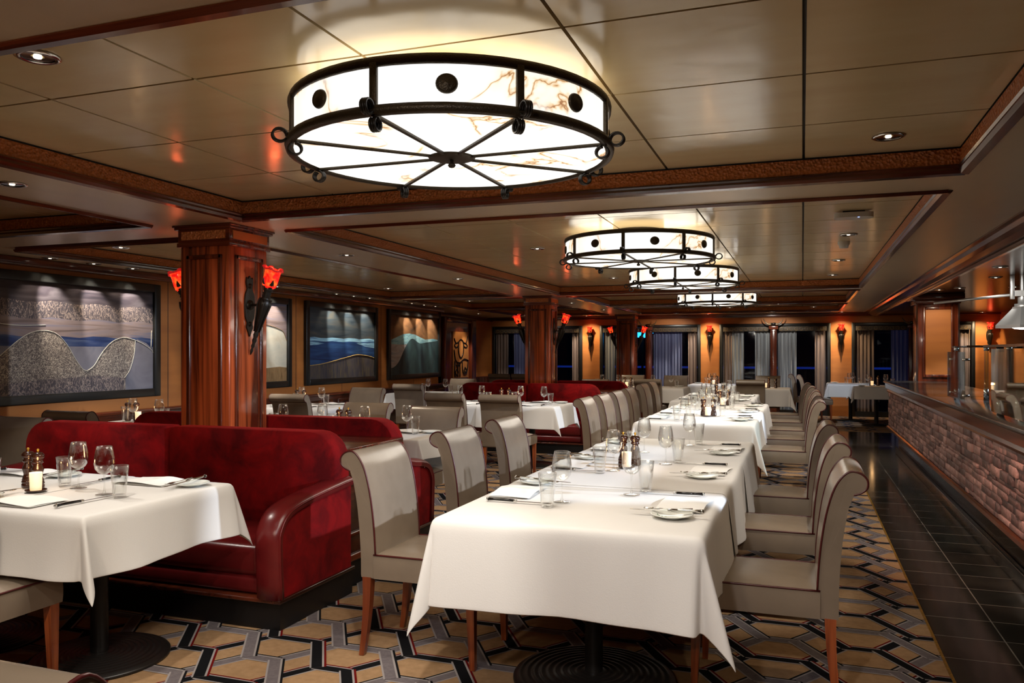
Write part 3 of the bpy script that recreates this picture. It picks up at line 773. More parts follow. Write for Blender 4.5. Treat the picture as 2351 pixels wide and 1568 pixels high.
table(-3.82, 5.62, .78, .60, 'left table behind the near red sofas', 'white cloth behind the near column', .15, 'E', .2, .7595, 14)
table(-3.12, 9.43, .80, .86, 'right table before the middle red sofa', 'white cloth with hanging point before the middle red sofa', .26, 'W', .30, .757, 15)
table(-3.93, 9.43, .80, .86, 'left table before the middle red sofa', 'white cloth seen between two chair backs before the middle red sofa', .26, 'E', .30, .7595, 16)
table(-5.55, 5.72, .95, .80, 'wall table with candle under the wide grey painting', 'white cloth on the wall table behind the near red sofa', .24, (), .28, .757, 17)
table(-5.6, 8.25, 1.1, .85, 'wall table under the blue sea painting', 'bright white cloth on the wall table right of the near column', .24, (), .28, .757, 18)
table(-5.5, 11.55, 1.1, .85, 'wall table under the teal volcano painting', 'white cloth on the wall table below the volcano painting', .24, (), .28, .757, 19)
table(-2.4, 14.75, .85, .85, 'table behind the middle red sofa, right one', 'grey shaded cloth with pointed corner left of the blue lit table', .26, (), .28, .757, 20)
table(-3.35, 14.7, .85, .85, 'table behind the middle red sofa, left one with candle', 'small patch of white cloth behind the middle red sofa', .26, (), .28, .757, 21)
table(-1.68, 16.4, .85, .95, 'blue lit table before the back wall torch', 'bluish white cloth before the back wall torch', .30, (), .28, .757, 23)
table(-.62, 15.05, .82, .82, 'candle table below the middle window post', 'cream cloth under the candle below the middle window post', .30, (), .28, .757, 25)
table(.92, 17.75, .86, .86, 'table by the right curtains with pale side-on chairs', 'bluish white cloth by the right curtains', .26, (), .28, .757, 26)
table(1.32, 16.75, .82, .80, 'table at the far end of the stone counter', 'cream cloth touching the far end of the stone counter', .24, (), .25, .757, 27)
# ---- sofas
def sofa(x0, x1, yb, yf, lb):
    """x0..x1 along the wall side, yb back plane, yf front; built facing -Y with the back at yb"""
    c = thing('sofa', lb, 'sofa', ((x0 + x1) / 2, (yb + yf) / 2, 0)); ox, oy = c.location.x, c.location.y
    s = 1 if yb > yf else -1
    def Y(d): return yf + s * d - oy          # distance behind the front
    def bx(mb, a, b_, d0, d1, z0, z1, m, bev=0, seg=3): mb.box(a - ox, b_ - ox, *sorted((Y(d0), Y(d1))), z0, z1, m, bev=bev, seg=seg)
    D = abs(yb - yf)
    mb = MB(); bx(mb, x0 + .01, x1 - .01, .02, D - .01, .008, .145, PLINTH); mb.build('plinth', parent=c)
    mb = MB(); bx(mb, x0 - .005, x1 + .005, -.005, D, .145, .165, WD, bev=.005); mb.build('base_rail', parent=c)
    mb = MB(); bx(mb, x0 + .14, x1 - .14, .035, .3, .168, .262, RLEA, bev=.03); mb.build('front_roll', parent=c)
    mid = (x0 + x1) / 2
    for a, b_ in ((x0 + .135, mid), (mid, x1 - .135)):
        mb = MB(); bx(mb, a, b_, .03, D - .14, .255, .42, RLEA, bev=.045, seg=4); mb.build('seat_cushion', parent=c)
    # backs: one velvet cushion each side of the seam, outer top corner rounded
    for sg, a, b_ in ((-1, x0 + .03, mid - .002), (1, mid + .002, x1 - .03)):
        mb = MB(); rr = .17; pts = []
        lo, hi, top = .30, .945, 0
        outer, inner = (a, b_) if sg < 0 else (b_, a)
        d_ = -sg
        pl = [(inner, lo), (inner, hi - .035), (inner - d_ * .03, hi)] if 1 else 0
        arc = [(outer + d_ * (rr - rr * sin(R(t))), hi - rr + rr * cos(R(t))) for t in range(0, 91, 15)]
        poly = [(inner, lo), (inner, hi - .05), (inner - d_ * .012, hi - .015), (inner - d_ * .04, hi)] + arc + [(outer, lo)]
        n = len(poly); cxm = sum(p[0] for p in poly) / n; czm = sum(p[1] for p in poly) / n
        layers = [(D - .18, .93), (D - .195, .97), (D - .17, .995), (D - .15, 1.0), (D - .03, 1.0), (D - .008, .99), (D, .97)]
        layers = [(D - .155, .975), (D - .145, .99), (D - .12, 1.0), (D - .03, 1.0), (D - .01, .992), (D, .98)]
        i = mb.mi(VEL); RR = []
        for dd, k_ in layers: RR.append([mb.bm.verts.new((cxm + (px - cxm) * (k_ if 1 else 1) - ox, Y(dd), czm + (pz - czm) * k_)) for px, pz in poly])
        for A, B in zip(RR, RR[1:]):
            for k in range(n): mb.fc([A[k], A[(k + 1) % n], B[(k + 1) % n], B[k]], i, True)
        # slightly domed front
        ctr = mb.bm.verts.new((cxm - ox, Y(D - .175), czm))
        for k in range(n): mb.fc([RR[0][k], RR[0][(k + 1) % n], ctr], i, True)
        mb.fc(RR[-1], i)
        mb.build('back_cushion', parent=c)
    for sg, xo in ((-1, x0), (1, x1)):
        xi = xo - sg * .135
        prof = [(0.015, .165), (0, .44), (.02, .52), (.07, .575), (.15, .605), (.30, .628), (D - .12, .655), (D - .02, .66), (D - .02, .165)]
        prof = [tuple(v)[:2] for v in crom([Vector((a, b_, 0)) for a, b_ in prof[:8]], 3)] + [(D - .02, .165)]
        a, b_ = sorted((xo, xi))
        mb = MB(); mb.prism([(Y(p), q) for p, q in prof], a + .012 - ox, b_ - .012 - ox, 'X', VEL, smooth=False)
        am_ = mb.build('arm', parent=c)
        # leather band wrapping the front and top of the arm
        mb = MB(); i = mb.mi(RLEA); rows = []
        path = prof[:-1]
        cs = [(-.068, -.02), (-.074, .002), (-.068, .018), (-.045, .030), (0, .036), (.045, .030), (.068, .018), (.074, .002), (.068, -.02)]
        for k, (p, q) in enumerate(path):
            p0, q0 = path[max(k - 1, 0)]; p1, q1 = path[min(k + 1, len(path) - 1)]
            L = math.hypot(p1 - p0, q1 - q0) or 1; nx_, nz_ = -(q1 - q0) / L, (p1 - p0) / L
            rows.append([mb.bm.verts.new(((a + b_) / 2 - ox + u, Y(p + nx_ * (v - .006)), q + nz_ * (v - .006))) for u, v in cs])
        for A, B in zip(rows, rows[1:]):
            for k in range(len(cs) - 1): mb.fc([A[k], A[k + 1], B[k + 1], B[k]], i, True)
        mb.fc(rows[0], i); mb.build('arm_band', parent=am_)
        mb = MB()
        for u in (-.070, .070): mb.tube([((a + b_) / 2 - ox + u, Y(p), q) for p, q in path], .006, 6, RLEA)
        mb.build('arm_piping', parent=am_)
    return c
sofa(-4.87, -2.44, 4.10, 3.385, 'near red velvet and oxblood leather sofa facing the camera')
sofa(-4.87, -2.55, 4.84, 5.40, 'red velvet sofa seen from behind, right of the near column')
sofa(-4.87, -2.66, 11.26, 10.55, 'middle red velvet sofa facing the camera behind white tables')
sofa(-4.87, -2.50, 12.30, 12.95, 'dark red sofa turned away behind the middle red sofa')
# wooden dividers between the back to back sofas, round the columns
def divider(x0, x1, y0, y1, lb):
    c = thing('booth_divider', lb, 'divider', ((x0 + x1) / 2, (y0 + y1) / 2, 0)); ox, oy = c.location.x, c.location.y
    mb = MB()
    mb.box(x0 - ox, x1 - ox, y0 - oy, y1 - oy, .15, .80, WD)
    mb.build('carcass', parent=c)
    mb = MB()
    mb.box(x0 - ox, x1 + .02 - ox, y0 - oy, y1 - oy, .80, .832, WX, bev=.004)
    mb.build('ledge', parent=c)
    mb = MB()
    for z0, z1 in ((.16, .20), (.30, .33), (.72, .78)): mb.box(x1 - ox - .002, x1 - ox + .018, y0 - oy, y1 - oy, z0, z1, WY, bev=.005)
    mb.build('side_moulding', parent=c)
    MB().box(x0 - ox, x1 - ox, y0 - oy, y1 - oy, .008, .15, PLINTH).build('plinth', parent=c)
divider(-3.54, -2.52, 4.115, 4.825, 'wooden ledge between the near red sofas beside the column')
divider(-3.54, -2.62, 11.275, 12.285, 'wooden ledge between the middle red sofas beside the column')
# ================================================================ TORCH SCONCES
def torch(tilt, wall=False):
    c = thing('torch_sconce', '', 'wall sconce', (0, 0, 0), 0, 'red glass torch sconces')
    # back plate hangs on the plane x = 0 and faces +x
    mb = MB(); pts = [(0, .20), (.022, .175), (.03, .19), (.034, .15), (.026, .11), (.045, .07), (.052, 0), (.045, -.08), (.026, -.12), (.032, -.15), (.018, -.18), (0, -.215)]
    o2 = crom([Vector((a, b_, 0)) for a, b_ in pts], 3); poly = [(v.x, v.y) for v in o2] + [(-v.x, v.y) for v in o2[-2:0:-1]]
    mb.prism(poly, 0, .012, 'X', BLK); mb.lathe([(.036, 0), (.030, .012), (0, .016)], 20, BLK, mat=Matrix.Translation((.011, 0, 0)) @ Matrix.Rotation(pi / 2, 4, 'Y'))
    for z in (.13, -.13): mb.lathe([(.02, 0), (.014, .01), (0, .012)], 12, BLK, mat=Matrix.Translation((.011, 0, z)) @ Matrix.Rotation(pi / 2, 4, 'Y'))
    mb.build('back_plate', parent=c)
    off = .125
    MB().tube([(.01, 0, 0), (.06, 0, 0), (off, 0, 0)], .009, 8, BLK).build('arm', parent=c)
    M_ = Matrix.Translation((off, 0, 0)) @ Matrix.Rotation(tilt, 4, 'Y')
    pr = [(0, -.36), (.006, -.35), (.011, -.325), (.007, -.31), (.013, -.295), (.009, -.275), (.016, -.255), (.012, -.235), (.018, -.215), (.015, -.20), (.022, -.14), (.034, -.06), (.044, -.01), (.047, .02), (.034, .04), (.024, .05), (.030, .056), (.024, .07), (.030, .078), (.024, .09), (.032, .10), (.033, .12), (.030, .125), (0, .125)]
    mb = MB(); mb.lathe(pr, 20, BLK, mat=M_)
    for k in range(6): mb.tube([M_ @ Vector(((r + .004) * cos(k * pi / 3), (r + .004) * sin(k * pi / 3), z)) for r, z in ((.016, -.19), (.031, -.08), (.044, 0), (.038, .04))], .005, 5, BLK)
    tb = mb.build('torch_body', parent=c)
    mb = MB(); mb.lathe([(.034, .12), (.046, .132), (.051, .16), (.052, .21), (.055, .238), (.062, .25)], 24, TORCH, mat=M_); gc = mb.build('glass_cup', parent=c)
    mb = MB()
    mb.tube([M_ @ Vector((.064 * cos(a / 24 * 2 * pi), .064 * sin(a / 24 * 2 * pi), .250 + .004 * cos(a / 24 * 2 * pi * 5))) for a in range(24)], .006, 6, TFLOW, closed=True)
    for k in range(5):
        a = k * 2 * pi / 5; t = bmesh.new(); bmesh.ops.create_uvsphere(t, u_segments=10, v_segments=6, radius=.018)
        for v in t.verts: v.co.z *= .6
        t.transform(M_ @ Matrix.Translation((.060 * cos(a), .060 * sin(a), .256))); mb.add(t, TFLOW, True)
    mb.build('glass_rim', parent=gc)
    for k in range(5):
        a = (k + .5) * 2 * pi / 5; P = []
        mb = MB(); i = mb.mi(BLK); L = []
        for w_, z, r in ((.011, .115, .034), (.016, .14, .044), (.011, .158, .054), (.002, .182, .056)):
            L.append([mb.bm.verts.new(M_ @ (Matrix.Rotation(a, 4, 'Z') @ Vector((r, s * w_, z)))) for s in (-1, 0, 1)] + [mb.bm.verts.new(M_ @ (Matrix.Rotation(a, 4, 'Z') @ Vector((r + .004, 0, z))))])
        for A, B in zip(L, L[1:]):
            mb.fc([A[0], A[3], B[3], B[0]], i, True); mb.fc([A[3], A[2], B[2], B[3]], i, True); mb.fc([A[2], A[1], B[1], B[2]], i); mb.fc([A[1], A[0], B[0], B[1]], i)
        mb.build('leaf', parent=tb)
    l = bpy.data.lights.new('torch_light', 'POINT'); l.energy = .45; l.color = (1, .15, .05); l.shadow_soft_size = .03
    lo = bpy.data.objects.new('torch_light', l); COL.objects.link(lo); lo.parent = c; lo.location = M_ @ Vector((0, 0, .27))
    return c
tp = torch(R(18))
for x, y, a, lb in ((-3.565, 4.60, 0, 'red glass torch on the right face of the near column'), (-3.965, 4.60, 180, 'red glass torch peeking out left of the near column'),
                    (-3.565, 11.82, 0, 'red glass torch on the right face of the middle column'), (-3.965, 11.82, 180, 'red glass torch leaning out left of the middle column'),
                    (-3.565, 18.27, 0, 'torch before the glowing blue lamp at the third column'), (-3.965, 18.27, 180, 'torch leaning out left of the third column')):
    put(tp, lb, (x, y, 1.72), a)
tw = torch(R(6))
for o_ in tw.children:
    if o_.type == 'LIGHT': o_.data.energy = .18
for x, lb in ((-4.765, 'torch on the orange wall between the first two windows'), (-1.98, 'torch on the orange wall left of the grey curtain window'), (.79, 'torch on the orange wall right of the grey curtain window'), (3.60, 'torch on the orange wall at far right above the glass guards')):
    put(tw, lb, (x, 18.9, 1.74), 270)
# ================================================================ TABLEWARE
def lathe_thing(name, cat, parts, grp, seg=24):
    c = thing(name, '', cat, group=grp)
    for n_, pr, m_ in parts: MB().lathe(pr, seg, m_).build(n_, parent=c)
    return c
wine = lathe_thing('wine_glass', 'wine glass', [
    ('bowl', [(0, .092), (.012, .093), (.026, .101), (.037, .117), (.0415, .138), (.040, .165), (.035, .195), (.031, .215), (.0318, .2155), (.0325, .2145), (.0365, .195), (.0415, .165), (.043, .138), (.0385, .116), (.027, .0995), (.012, .091), (.005, .089)], GLASS),
    ('stem', [(.006, .091), (.0038, .08), (.0032, .05), (.0038, .02), (.008, .006)], GLASS),
    ('foot', [(.008, .006), (.02, .0035), (.036, .002), (.037, .001), (.036, 0), (0, 0)], GLASS)], 'stemmed wine glasses')
tumb = lathe_thing('water_tumbler', 'tumbler', [
    ('wall', [(.024, .012), (.0285, .05), (.0335, .10), (.037, .138), (.038, .1385), (.039, .1375), (.0355, .10), (.0305, .05), (.0262, .004)], GLASS),
    ('base', [(.0262, .004), (.025, 0), (.012, 0), (0, .001), (0, .012), (.024, .012)], GLASS)], 'straight water tumblers')
plate = thing('bread_plate', '', 'plate', group='white bread plates')
MB().lathe([(0, .005), (.045, .005), (.052, .008), (.078, .014), (.081, .0155), (.082, .014), (.078, .0115), (.05, .004), (.045, 0), (0, 0)], 40, CHINA).build('dish', parent=plate)
mb = MB()
for k in range(5): mb.tube([(.055 * cos(a) , .055 * sin(a), .0105) for a in [k * .3 + j * .05 for j in range(5)]], .0012, 4, pm('plate_sprig_%d' % k, (.12, .2, .1)) if k == 0 else MATS['plate_sprig_0'])
mb.build('leaf_pattern', parent=plate)
def knife(name, handle, lb):
    c = thing(name, '', 'knife', group=lb)
    mb = MB(); mb.prism([(0, -.004), (0, .006), (.11, .006), (.128, .002), (.134, -.004)], .003, .0045, 'Z', SILVER); mb.build('blade', parent=c)
    mb = MB(); mb.box(-.012, .001, -.006, .006, 0, .010, SILVER, bev=.002); mb.tube([(-.012, 0, .006), (-.05, .001, .0065), (-.09, .0, .0065), (-.112, -.002, .006)], [.0062, .0068, .0060, .0075], 8, handle, flat=.8); hd = mb.build('handle', parent=c)
    c.scale = (1.15, 1.15, 1.15)
    MB().tube([(-.110, -.001, .006), (-.118, -.003, .006)], [.0078, .006], 8, SILVER).build('end_cap', parent=hd)
    return c
sknife = knife('steak_knife', BLKG, 'black handled steak knives')
bknife = knife('butter_knife', SILVER, 'silver butter knives')
fork = thing('fork', '', 'fork', group='silver forks')
mb = MB(); mb.tube([(-.10, 0, .005), (-.06, 0, .005), (0, 0, .004), (.03, 0, .006)], [.006, .0045, .0026, .003], 6, SILVER, flat=.5); mb.build('handle', parent=fork)
mb = MB(); mb.prism([(.028, -.003), (.04, -.010), (.055, -.011), (.055, .011), (.04, .010), (.028, .003)], .005, .007, 'Z', SILVER)
for y in (-.0095, -.0032, .0032, .0095): mb.tube([(.053, y, .006), (.075, y, .0045), (.09, y, .008)], [.0022, .0018, .0012], 5, SILVER)
mb.build('tines', parent=fork)
def napkin():
    mb = MB(); rnd = random.Random(4)
    W_, L_ = .095, .15
    mb.grid(lambda u, v: ((u - .5) * 2 * W_, (v - .5) * 2 * L_ + .01 * sin(u * 5), .003 + .010 * max(0, sin(v * pi)) * (.3 + .7 * abs(sin(u * 4.2 + v * 2))) + .016 * max(0, 1 - abs(v - .62) * 5) * max(0, 1 - abs(u - .4) * 2)), 14, 14, NAPK)
    mb.grid(lambda u, v: ((u - .5) * 2 * W_, (v - .5) * 2 * L_, .0), 2, 2, NAPK)
    o = mb.build('napkin'); tag(o, '', 'napkin', 'folded white napkins'); return o
napk = napkin()
def mill(name='pepper_mill'):
    c = thing('pepper_mill', '', 'pepper mill', group='dark wooden pepper and salt mills')
    MB().lathe([(0, 0), (.027, 0), (.028, .004), (.028, .018), (.0255, .021), (.028, .025), (.028, .03), (.0255, .033), (.027, .037), (.020, .055), (.019, .065), (.025, .088), (.025, .095), (.017, .112), (.017, .118)], 24, MILLM).build('body', parent=c)
    MB().lathe([(.017, .118), (.024, .122), (.024, .128), (.019, .132), (.028, .146), (.027, .158), (.018, .168), (0, .171)], 24, MILLM).build('head', parent=c)
    MB().lathe([(.005, .170), (.004, .175), (.007, .179), (.006, .185), (0, .187)], 12, BRASS).build('finial', parent=c)
    return c
milp = mill()
cand = thing('candle_holder', '', 'candle', group='lit candle glasses')
MB().lathe([(0, .006), (.022, .006), (.024, .010), (.027, .088), (.0255, .088), (.0225, .012)], 24, CANDLE).build('frosted_glass', parent=cand)
MB().lathe([(0, .006), (.026, .006), (.040, .008), (.045, .011), (.046, .009), (.040, .003), (.02, 0), (0, 0)], 24, MILLM).build('saucer', parent=cand)
l = bpy.data.lights.new('candle_light', 'POINT'); l.energy = .35; l.color = (1, .55, .22); l.shadow_soft_size = .02
lo = bpy.data.objects.new('candle_light', l); COL.objects.link(lo); lo.parent = cand; lo.location = (0, 0, .12)
TZ = .764
WORDS = []
def setting(x, y, a, where, full=2, z=TZ, seed=0, skip=()):
    """one place: origin on the table edge, local +x toward the table centre (a in degrees)"""
    ca, sa = cos(R(a)), sin(R(a)); rnd = random.Random(seed * 31 + int(x * 100) + int(y * 10))
    def W(lx, ly, dz=0): return (x + ca * lx - sa * ly, y + sa * lx + ca * ly, z + dz)
    j = lambda s: rnd.uniform(-s, s)
    if 'w' not in skip: put(wine, 'stemmed wine glass ' + where, W(.39 + j(.012), -.16 + j(.012)), rnd.uniform(0, 360))
    if 't' not in skip: put(tumb, 'water tumbler ' + where, W(.345 + j(.012), -.27 + j(.01)), rnd.uniform(0, 360))
    put(plate, 'small white plate ' + where, W(.135 + j(.01), .275 + j(.01)), a)
    if full >= 1:
        put(napk, 'white folded napkin ' + where, W(.125, .02 + j(.01)), a + j(3))
        put(sknife, 'steak knife ' + where, W(.20 + j(.01), -.225 + j(.008)), a + j(3))
    if full >= 2:
        put(fork, 'fork resting on the plate ' + where, W(.165, .225, .016), a + 6 + j(3), tilt=(0, .03))
        put(bknife, 'silver butter knife on the plate ' + where, W(.155, .262, .016), a - 3 + j(3), tilt=(0, .03))
ORD = ['first', 'second', 'third', 'fourth']
for k, y in enumerate((3.42, 4.44, 5.45)): setting(-.335, y, 180, 'at the %s right-hand place of the near long table' % ORD[k], seed=k)
for k, y in enumerate((3.45, 4.42, 5.28)): setting(-1.34, y, 0, 'at the %s left-hand place of the near long table' % ORD[k], seed=k + 5)
for k, y in enumerate((8.05, 9.1, 10.1)): setting(-.41, y, 180, 'at the %s right-hand place of the second long table' % ORD[k], seed=k + 9)
for k, y in enumerate((7.85, 8.6, 9.3, 10.0)): setting(-1.44, y, 0, 'at the %s left-hand place of the second long table' % ORD[k], full=1, seed=k + 19)
for k, y in enumerate((11.2, 12.2)):
    setting(-.62, y, 180, 'at the %s right-hand place of the farthest long table' % ORD[k], full=1, seed=k + 29)
    setting(-1.62, y, 0, 'at the %s left-hand place of the farthest long table' % ORD[k], full=1, seed=k + 39)
setting(-3.09, 2.405, 90, 'at the knife side of the near left table', seed=50)
setting(-3.02, 3.255, 270, 'on the sofa side of the near left table', seed=51)
setting(-3.85, 2.405, 90, 'at the picture edge of the near left table', seed=52)
setting(-3.82, 3.255, 270, 'at the far left end by the near sofa', seed=53)
def small(cx, cy, sx, sy, name, ew=False, full=0, seed=0, n=2):
    if ew:
        setting(cx - sx / 2, cy, 0, 'on the left side of ' + name, full, seed=seed); setting(cx + sx / 2, cy, 180, 'on the right side of ' + name, full, seed=seed + 1)
    else:
        setting(cx, cy - sy / 2, 90, 'on the near side of ' + name, full, seed=seed); setting(cx, cy + sy / 2, 270, 'on the far side of ' + name, full, seed=seed + 1)
setting(-3.03, 5.92, 270, 'before the olive lit chair', 1, seed=60); setting(-3.80, 5.92, 270, 'before the chair behind the red sofa', 1, seed=61)
setting(-3.10, 5.32, 90, 'on the table behind the red sofa, right part', 0, seed=62); setting(-3.85, 5.32, 90, 'on the table behind the red sofa, left part', 0, seed=63)
small(-3.12, 9.43, .8, .86, 'the right table before the middle sofa', full=1, seed=70)
small(-3.93, 9.43, .8, .86, 'the left table before the middle sofa', full=1, seed=72)
small(-5.55, 5.72, .95, .80, 'the wall table under the grey painting', seed=74)
small(-5.5, 8.25, 1.1, .85, 'the wall table under the blue painting', full=1, seed=76)
small(-5.4, 11.55, 1.1, .85, 'the wall table under the volcano painting', seed=78)
small(-2.4, 14.75, .85, .85, 'the grey cloth table behind the middle sofa', seed=80)
small(-3.35, 14.7, .85, .85, 'the candle table by the third column', seed=82)
small(-1.68, 16.4, .85, .95, 'the blue lit table', ew=True, seed=84)
small(.92, 17.75, .86, .86, 'the table by the right curtains', ew=True, seed=86)
small(1.32, 16.75, .82, .80, 'the table touching the stone counter', seed=88)
def trio(x, y, where, dx=.045, dy=.0, cx=0, cy=-.07):
    put(milp, 'left wooden mill ' + where, (x - dx, y + dy, TZ), 20); put(milp, 'right wooden mill ' + where, (x + dx, y + dy * .5, TZ), 70)
    put(cand, 'lit candle glass ' + where, (x + cx, y + cy, TZ + .0005))
trio(-.915, 4.48, 'of the near long table', .035, .02, .01, -.10)
trio(-.88, 8.25, 'at the near end of the second long table', .05, 0, 0, -.07)
trio(-.88, 9.95, 'at the far end of the second long table', .05, 0, -.01, -.08)
trio(-1.1, 11.8, 'of the farthest long table', .05, 0, 0, -.08)
trio(-3.385, 2.78, 'of the near left table', .04, .03, .105, -.05)
trio(-5.83, 5.85, 'on the wall table under the grey painting', .05, 0, .11, -.04)
trio(-5.82, 8.5, 'on the wall table under the blue painting', .05, 0, .14, -.06)
trio(-3.5, 5.7, 'on the table behind the red sofa', .045, .02, -.02, -.09)
trio(-3.5, 9.5, 'on the table before the middle sofa', .05, 0, 0, -.08)
trio(-3.0, 14.6, 'on the candle table by the third column', .06, .05, 0, -.08)
trio(-1.62, 16.2, 'on the blue lit table', .05, .05, 0, -.08)
trio(-.5, 14.95, 'below the middle window post', .06, .08, -.11, -.05)
trio(1.28, 16.6, 'on the table touching the stone counter', .06, .06, -.05, -.06)
# ================================================================ PAINTINGS
def canvas(name, cols, stretch, scale=3.0):
    m, nt, b = mk(name)
    tc = N(nt, 'TexCoord'); mp = N(nt, 'Mapping'); mp.inputs['Scale'].default_value = stretch
    n = N(nt, 'TexNoise', Scale=scale, Detail=6.0, Distortion=.8); nt.links.new(tc.outputs['Object'], mp.inputs[0]); nt.links.new(mp.outputs[0], n.inputs[0])
    cr = N(nt, 'ValToRGB'); e = cr.color_ramp.elements
    e[0].position = .3; e[0].color = (*cols[0], 1); e[1].position = .7; e[1].color = (*cols[-1], 1)
    for k, c_ in enumerate(cols[1:-1]): q = e.new(.3 + .4 * (k + 1) / (len(cols) - 1)); q.color = (*c_, 1)
    nt.links.new(n.outputs[0], cr.inputs[0]); nt.links.new(cr.outputs[0], b.inputs['Base Color']); b.inputs['Roughness'].default_value = .45; b.inputs['Specular IOR Level'].default_value = .25
    return m
def crackle(name, base, line, sc=30, zs=1.0, thr=.10):
    m, nt, b = mk(name)
    tc = N(nt, 'TexCoord'); mp = N(nt, 'Mapping'); mp.inputs['Scale'].default_value = (1, 1, zs)
    n0 = N(nt, 'TexNoise', Scale=9.0, Detail=2.0); nt.links.new(tc.outputs['Object'], mp.inputs[0])
    n = N(nt, 'TexNoise', Scale=sc, Detail=1.0, Distortion=2.5); nt.links.new(mp.outputs[0], n.inputs[0])
    a = N(nt, 'Math', operation='SUBTRACT'); a.inputs[1].default_value = .5; ab = N(nt, 'Math', operation='ABSOLUTE')
    nt.links.new(n.outputs[0], a.inputs[0]); nt.links.new(a.outputs[0], ab.inputs[0])
    cr = N(nt, 'ValToRGB'); e = cr.color_ramp.elements; e[0].position = .0; e[0].color = (*line, 1); e[1].position = thr; e[1].color = (*base, 1)
    nt.links.new(ab.outputs[0], cr.inputs[0]); nt.links.new(cr.outputs[0], b.inputs['Base Color']); b.inputs['Roughness'].default_value = .5; b.inputs['Specular IOR Level'].default_value = .25
    return m
P_DK = canvas('paint_dusk', [(.015, .013, .018), (.05, .04, .045), (.10, .085, .09)], (1, .6, 4))
P_MV = canvas('paint_mauve', [(.10, .07, .06), (.20, .15, .14), (.10, .11, .17)], (1, .4, 6))
P_BL = canvas('paint_blue', [(.010, .015, .045), (.02, .035, .10), (.08, .10, .16)], (1, .5, 5))
P_TX = crackle('paint_crackle', (.10, .08, .07), (.48, .40, .31), 24, thr=.07)
P_TX2 = crackle('paint_crackle_dark', (.06, .05, .055), (.30, .23, .19), 20, .5, thr=.07)
P_GY = canvas('paint_grey', [(.10, .10, .13), (.17, .16, .18), (.13, .12, .14)], (1, 1, 1))
P_CR = canvas('paint_cream', [(.42, .36, .26), (.5, .47, .38), (.40, .40, .34)], (1, 1, 1.5))
P_BR = canvas('paint_ochre', [(.12, .07, .03), (.24, .15, .07), (.16, .10, .05)], (1, 3, .6), 8)
P_SKY = canvas('paint_night_sky', [(.012, .02, .028), (.035, .045, .05), (.07, .065, .05)], (1, .5, 4))
P_SEA = canvas('paint_sea', [(.008, .018, .06), (.015, .045, .13), (.035, .09, .19)], (1, .4, 5))
P_SUR = canvas('paint_surf', [(.08, .16, .26), (.25, .45, .55), (.05, .12, .22)], (1, .5, 8))
P_HIL = canvas('paint_hill', [(.035, .035, .05), (.07, .06, .06), (.13, .10, .05)], (1, 4, .7), 6)
P_RUS = canvas('paint_rust', [(.04, .025, .015), (.13, .06, .025), (.20, .10, .04)], (1, .8, 1.6))
P_TEA = canvas('paint_teal_cloud', [(.05, .14, .17), (.22, .36, .36), (.10, .22, .26)], (1, .8, 3), 5)
P_VOL = canvas('paint_volcano', [(.012, .018, .022), (.03, .055, .06), (.05, .10, .10)], (1, 1.2, .6))
P_PNK = canvas('paint_pale_cloud', [(.25, .2, .18), (.36, .30, .27), (.2, .2, .22)], (1, .8, 4))
P_GLD = canvas('paint_gold_line', [(.35, .22, .06), (.45, .3, .1), (.3, .2, .06)], (1, 8, 1))
def painting(y0, y1, lb, layers, lines=()):
    cy, cz = (y0 + y1) / 2, 1.525; hw, hh = (y1 - y0) / 2, .60
    c = thing('framed_painting', lb, 'painting', (-6.59, cy, cz))
    mb = MB(); f = .085
    for a, b_, z0, z1 in ((-hw, -hw + f, -hh, hh), (hw - f, hw, -hh, hh), (-hw + f, hw - f, hh - f, hh), (-hw + f, hw - f, -hh, -hh + f)): mb.box(-.006, .045, a, b_, z0, z1, FRAMEM, bev=.008)
    mb.build('frame', parent=c)
    mb = MB(); mb.box(-.005, .012, -hw + f, hw - f, -hh + f, hh - f, layers[0][0])
    iw, ih = hw - f, hh - f
    for k, (m_, pts) in enumerate(layers[1:]):
        P = [(.0125 + .0004 * k, -iw + u * 2 * iw, -ih + v * 2 * ih) for u, v in pts]
        i = mb.mi(m_); f_ = mb.fc([mb.bm.verts.new(p) for p in P], i)
    for m_, pts, r in lines:
        mb.tube([(.0155, -iw + v.x * 2 * iw, -ih + v.y * 2 * ih) for v in crom([Vector((a, b_, 0)) for a, b_ in pts], 5)], r, 5, m_)
    mb.build('canvas', parent=c, fix=False)
    return c
def hill(pts, base=0): 
    c_ = [(v.x, v.y) for v in crom([Vector((a, b_, 0)) for a, b_ in pts], 6)]
    return [(c_[-1][0], base), (c_[0][0], base)] + c_ if base is not None else c_
def band(z0, z1, wob=.0): return [(1, z0), (0, z0)] + [(k / 12, z1 + wob * sin(k * 1.9)) for k in range(13)]
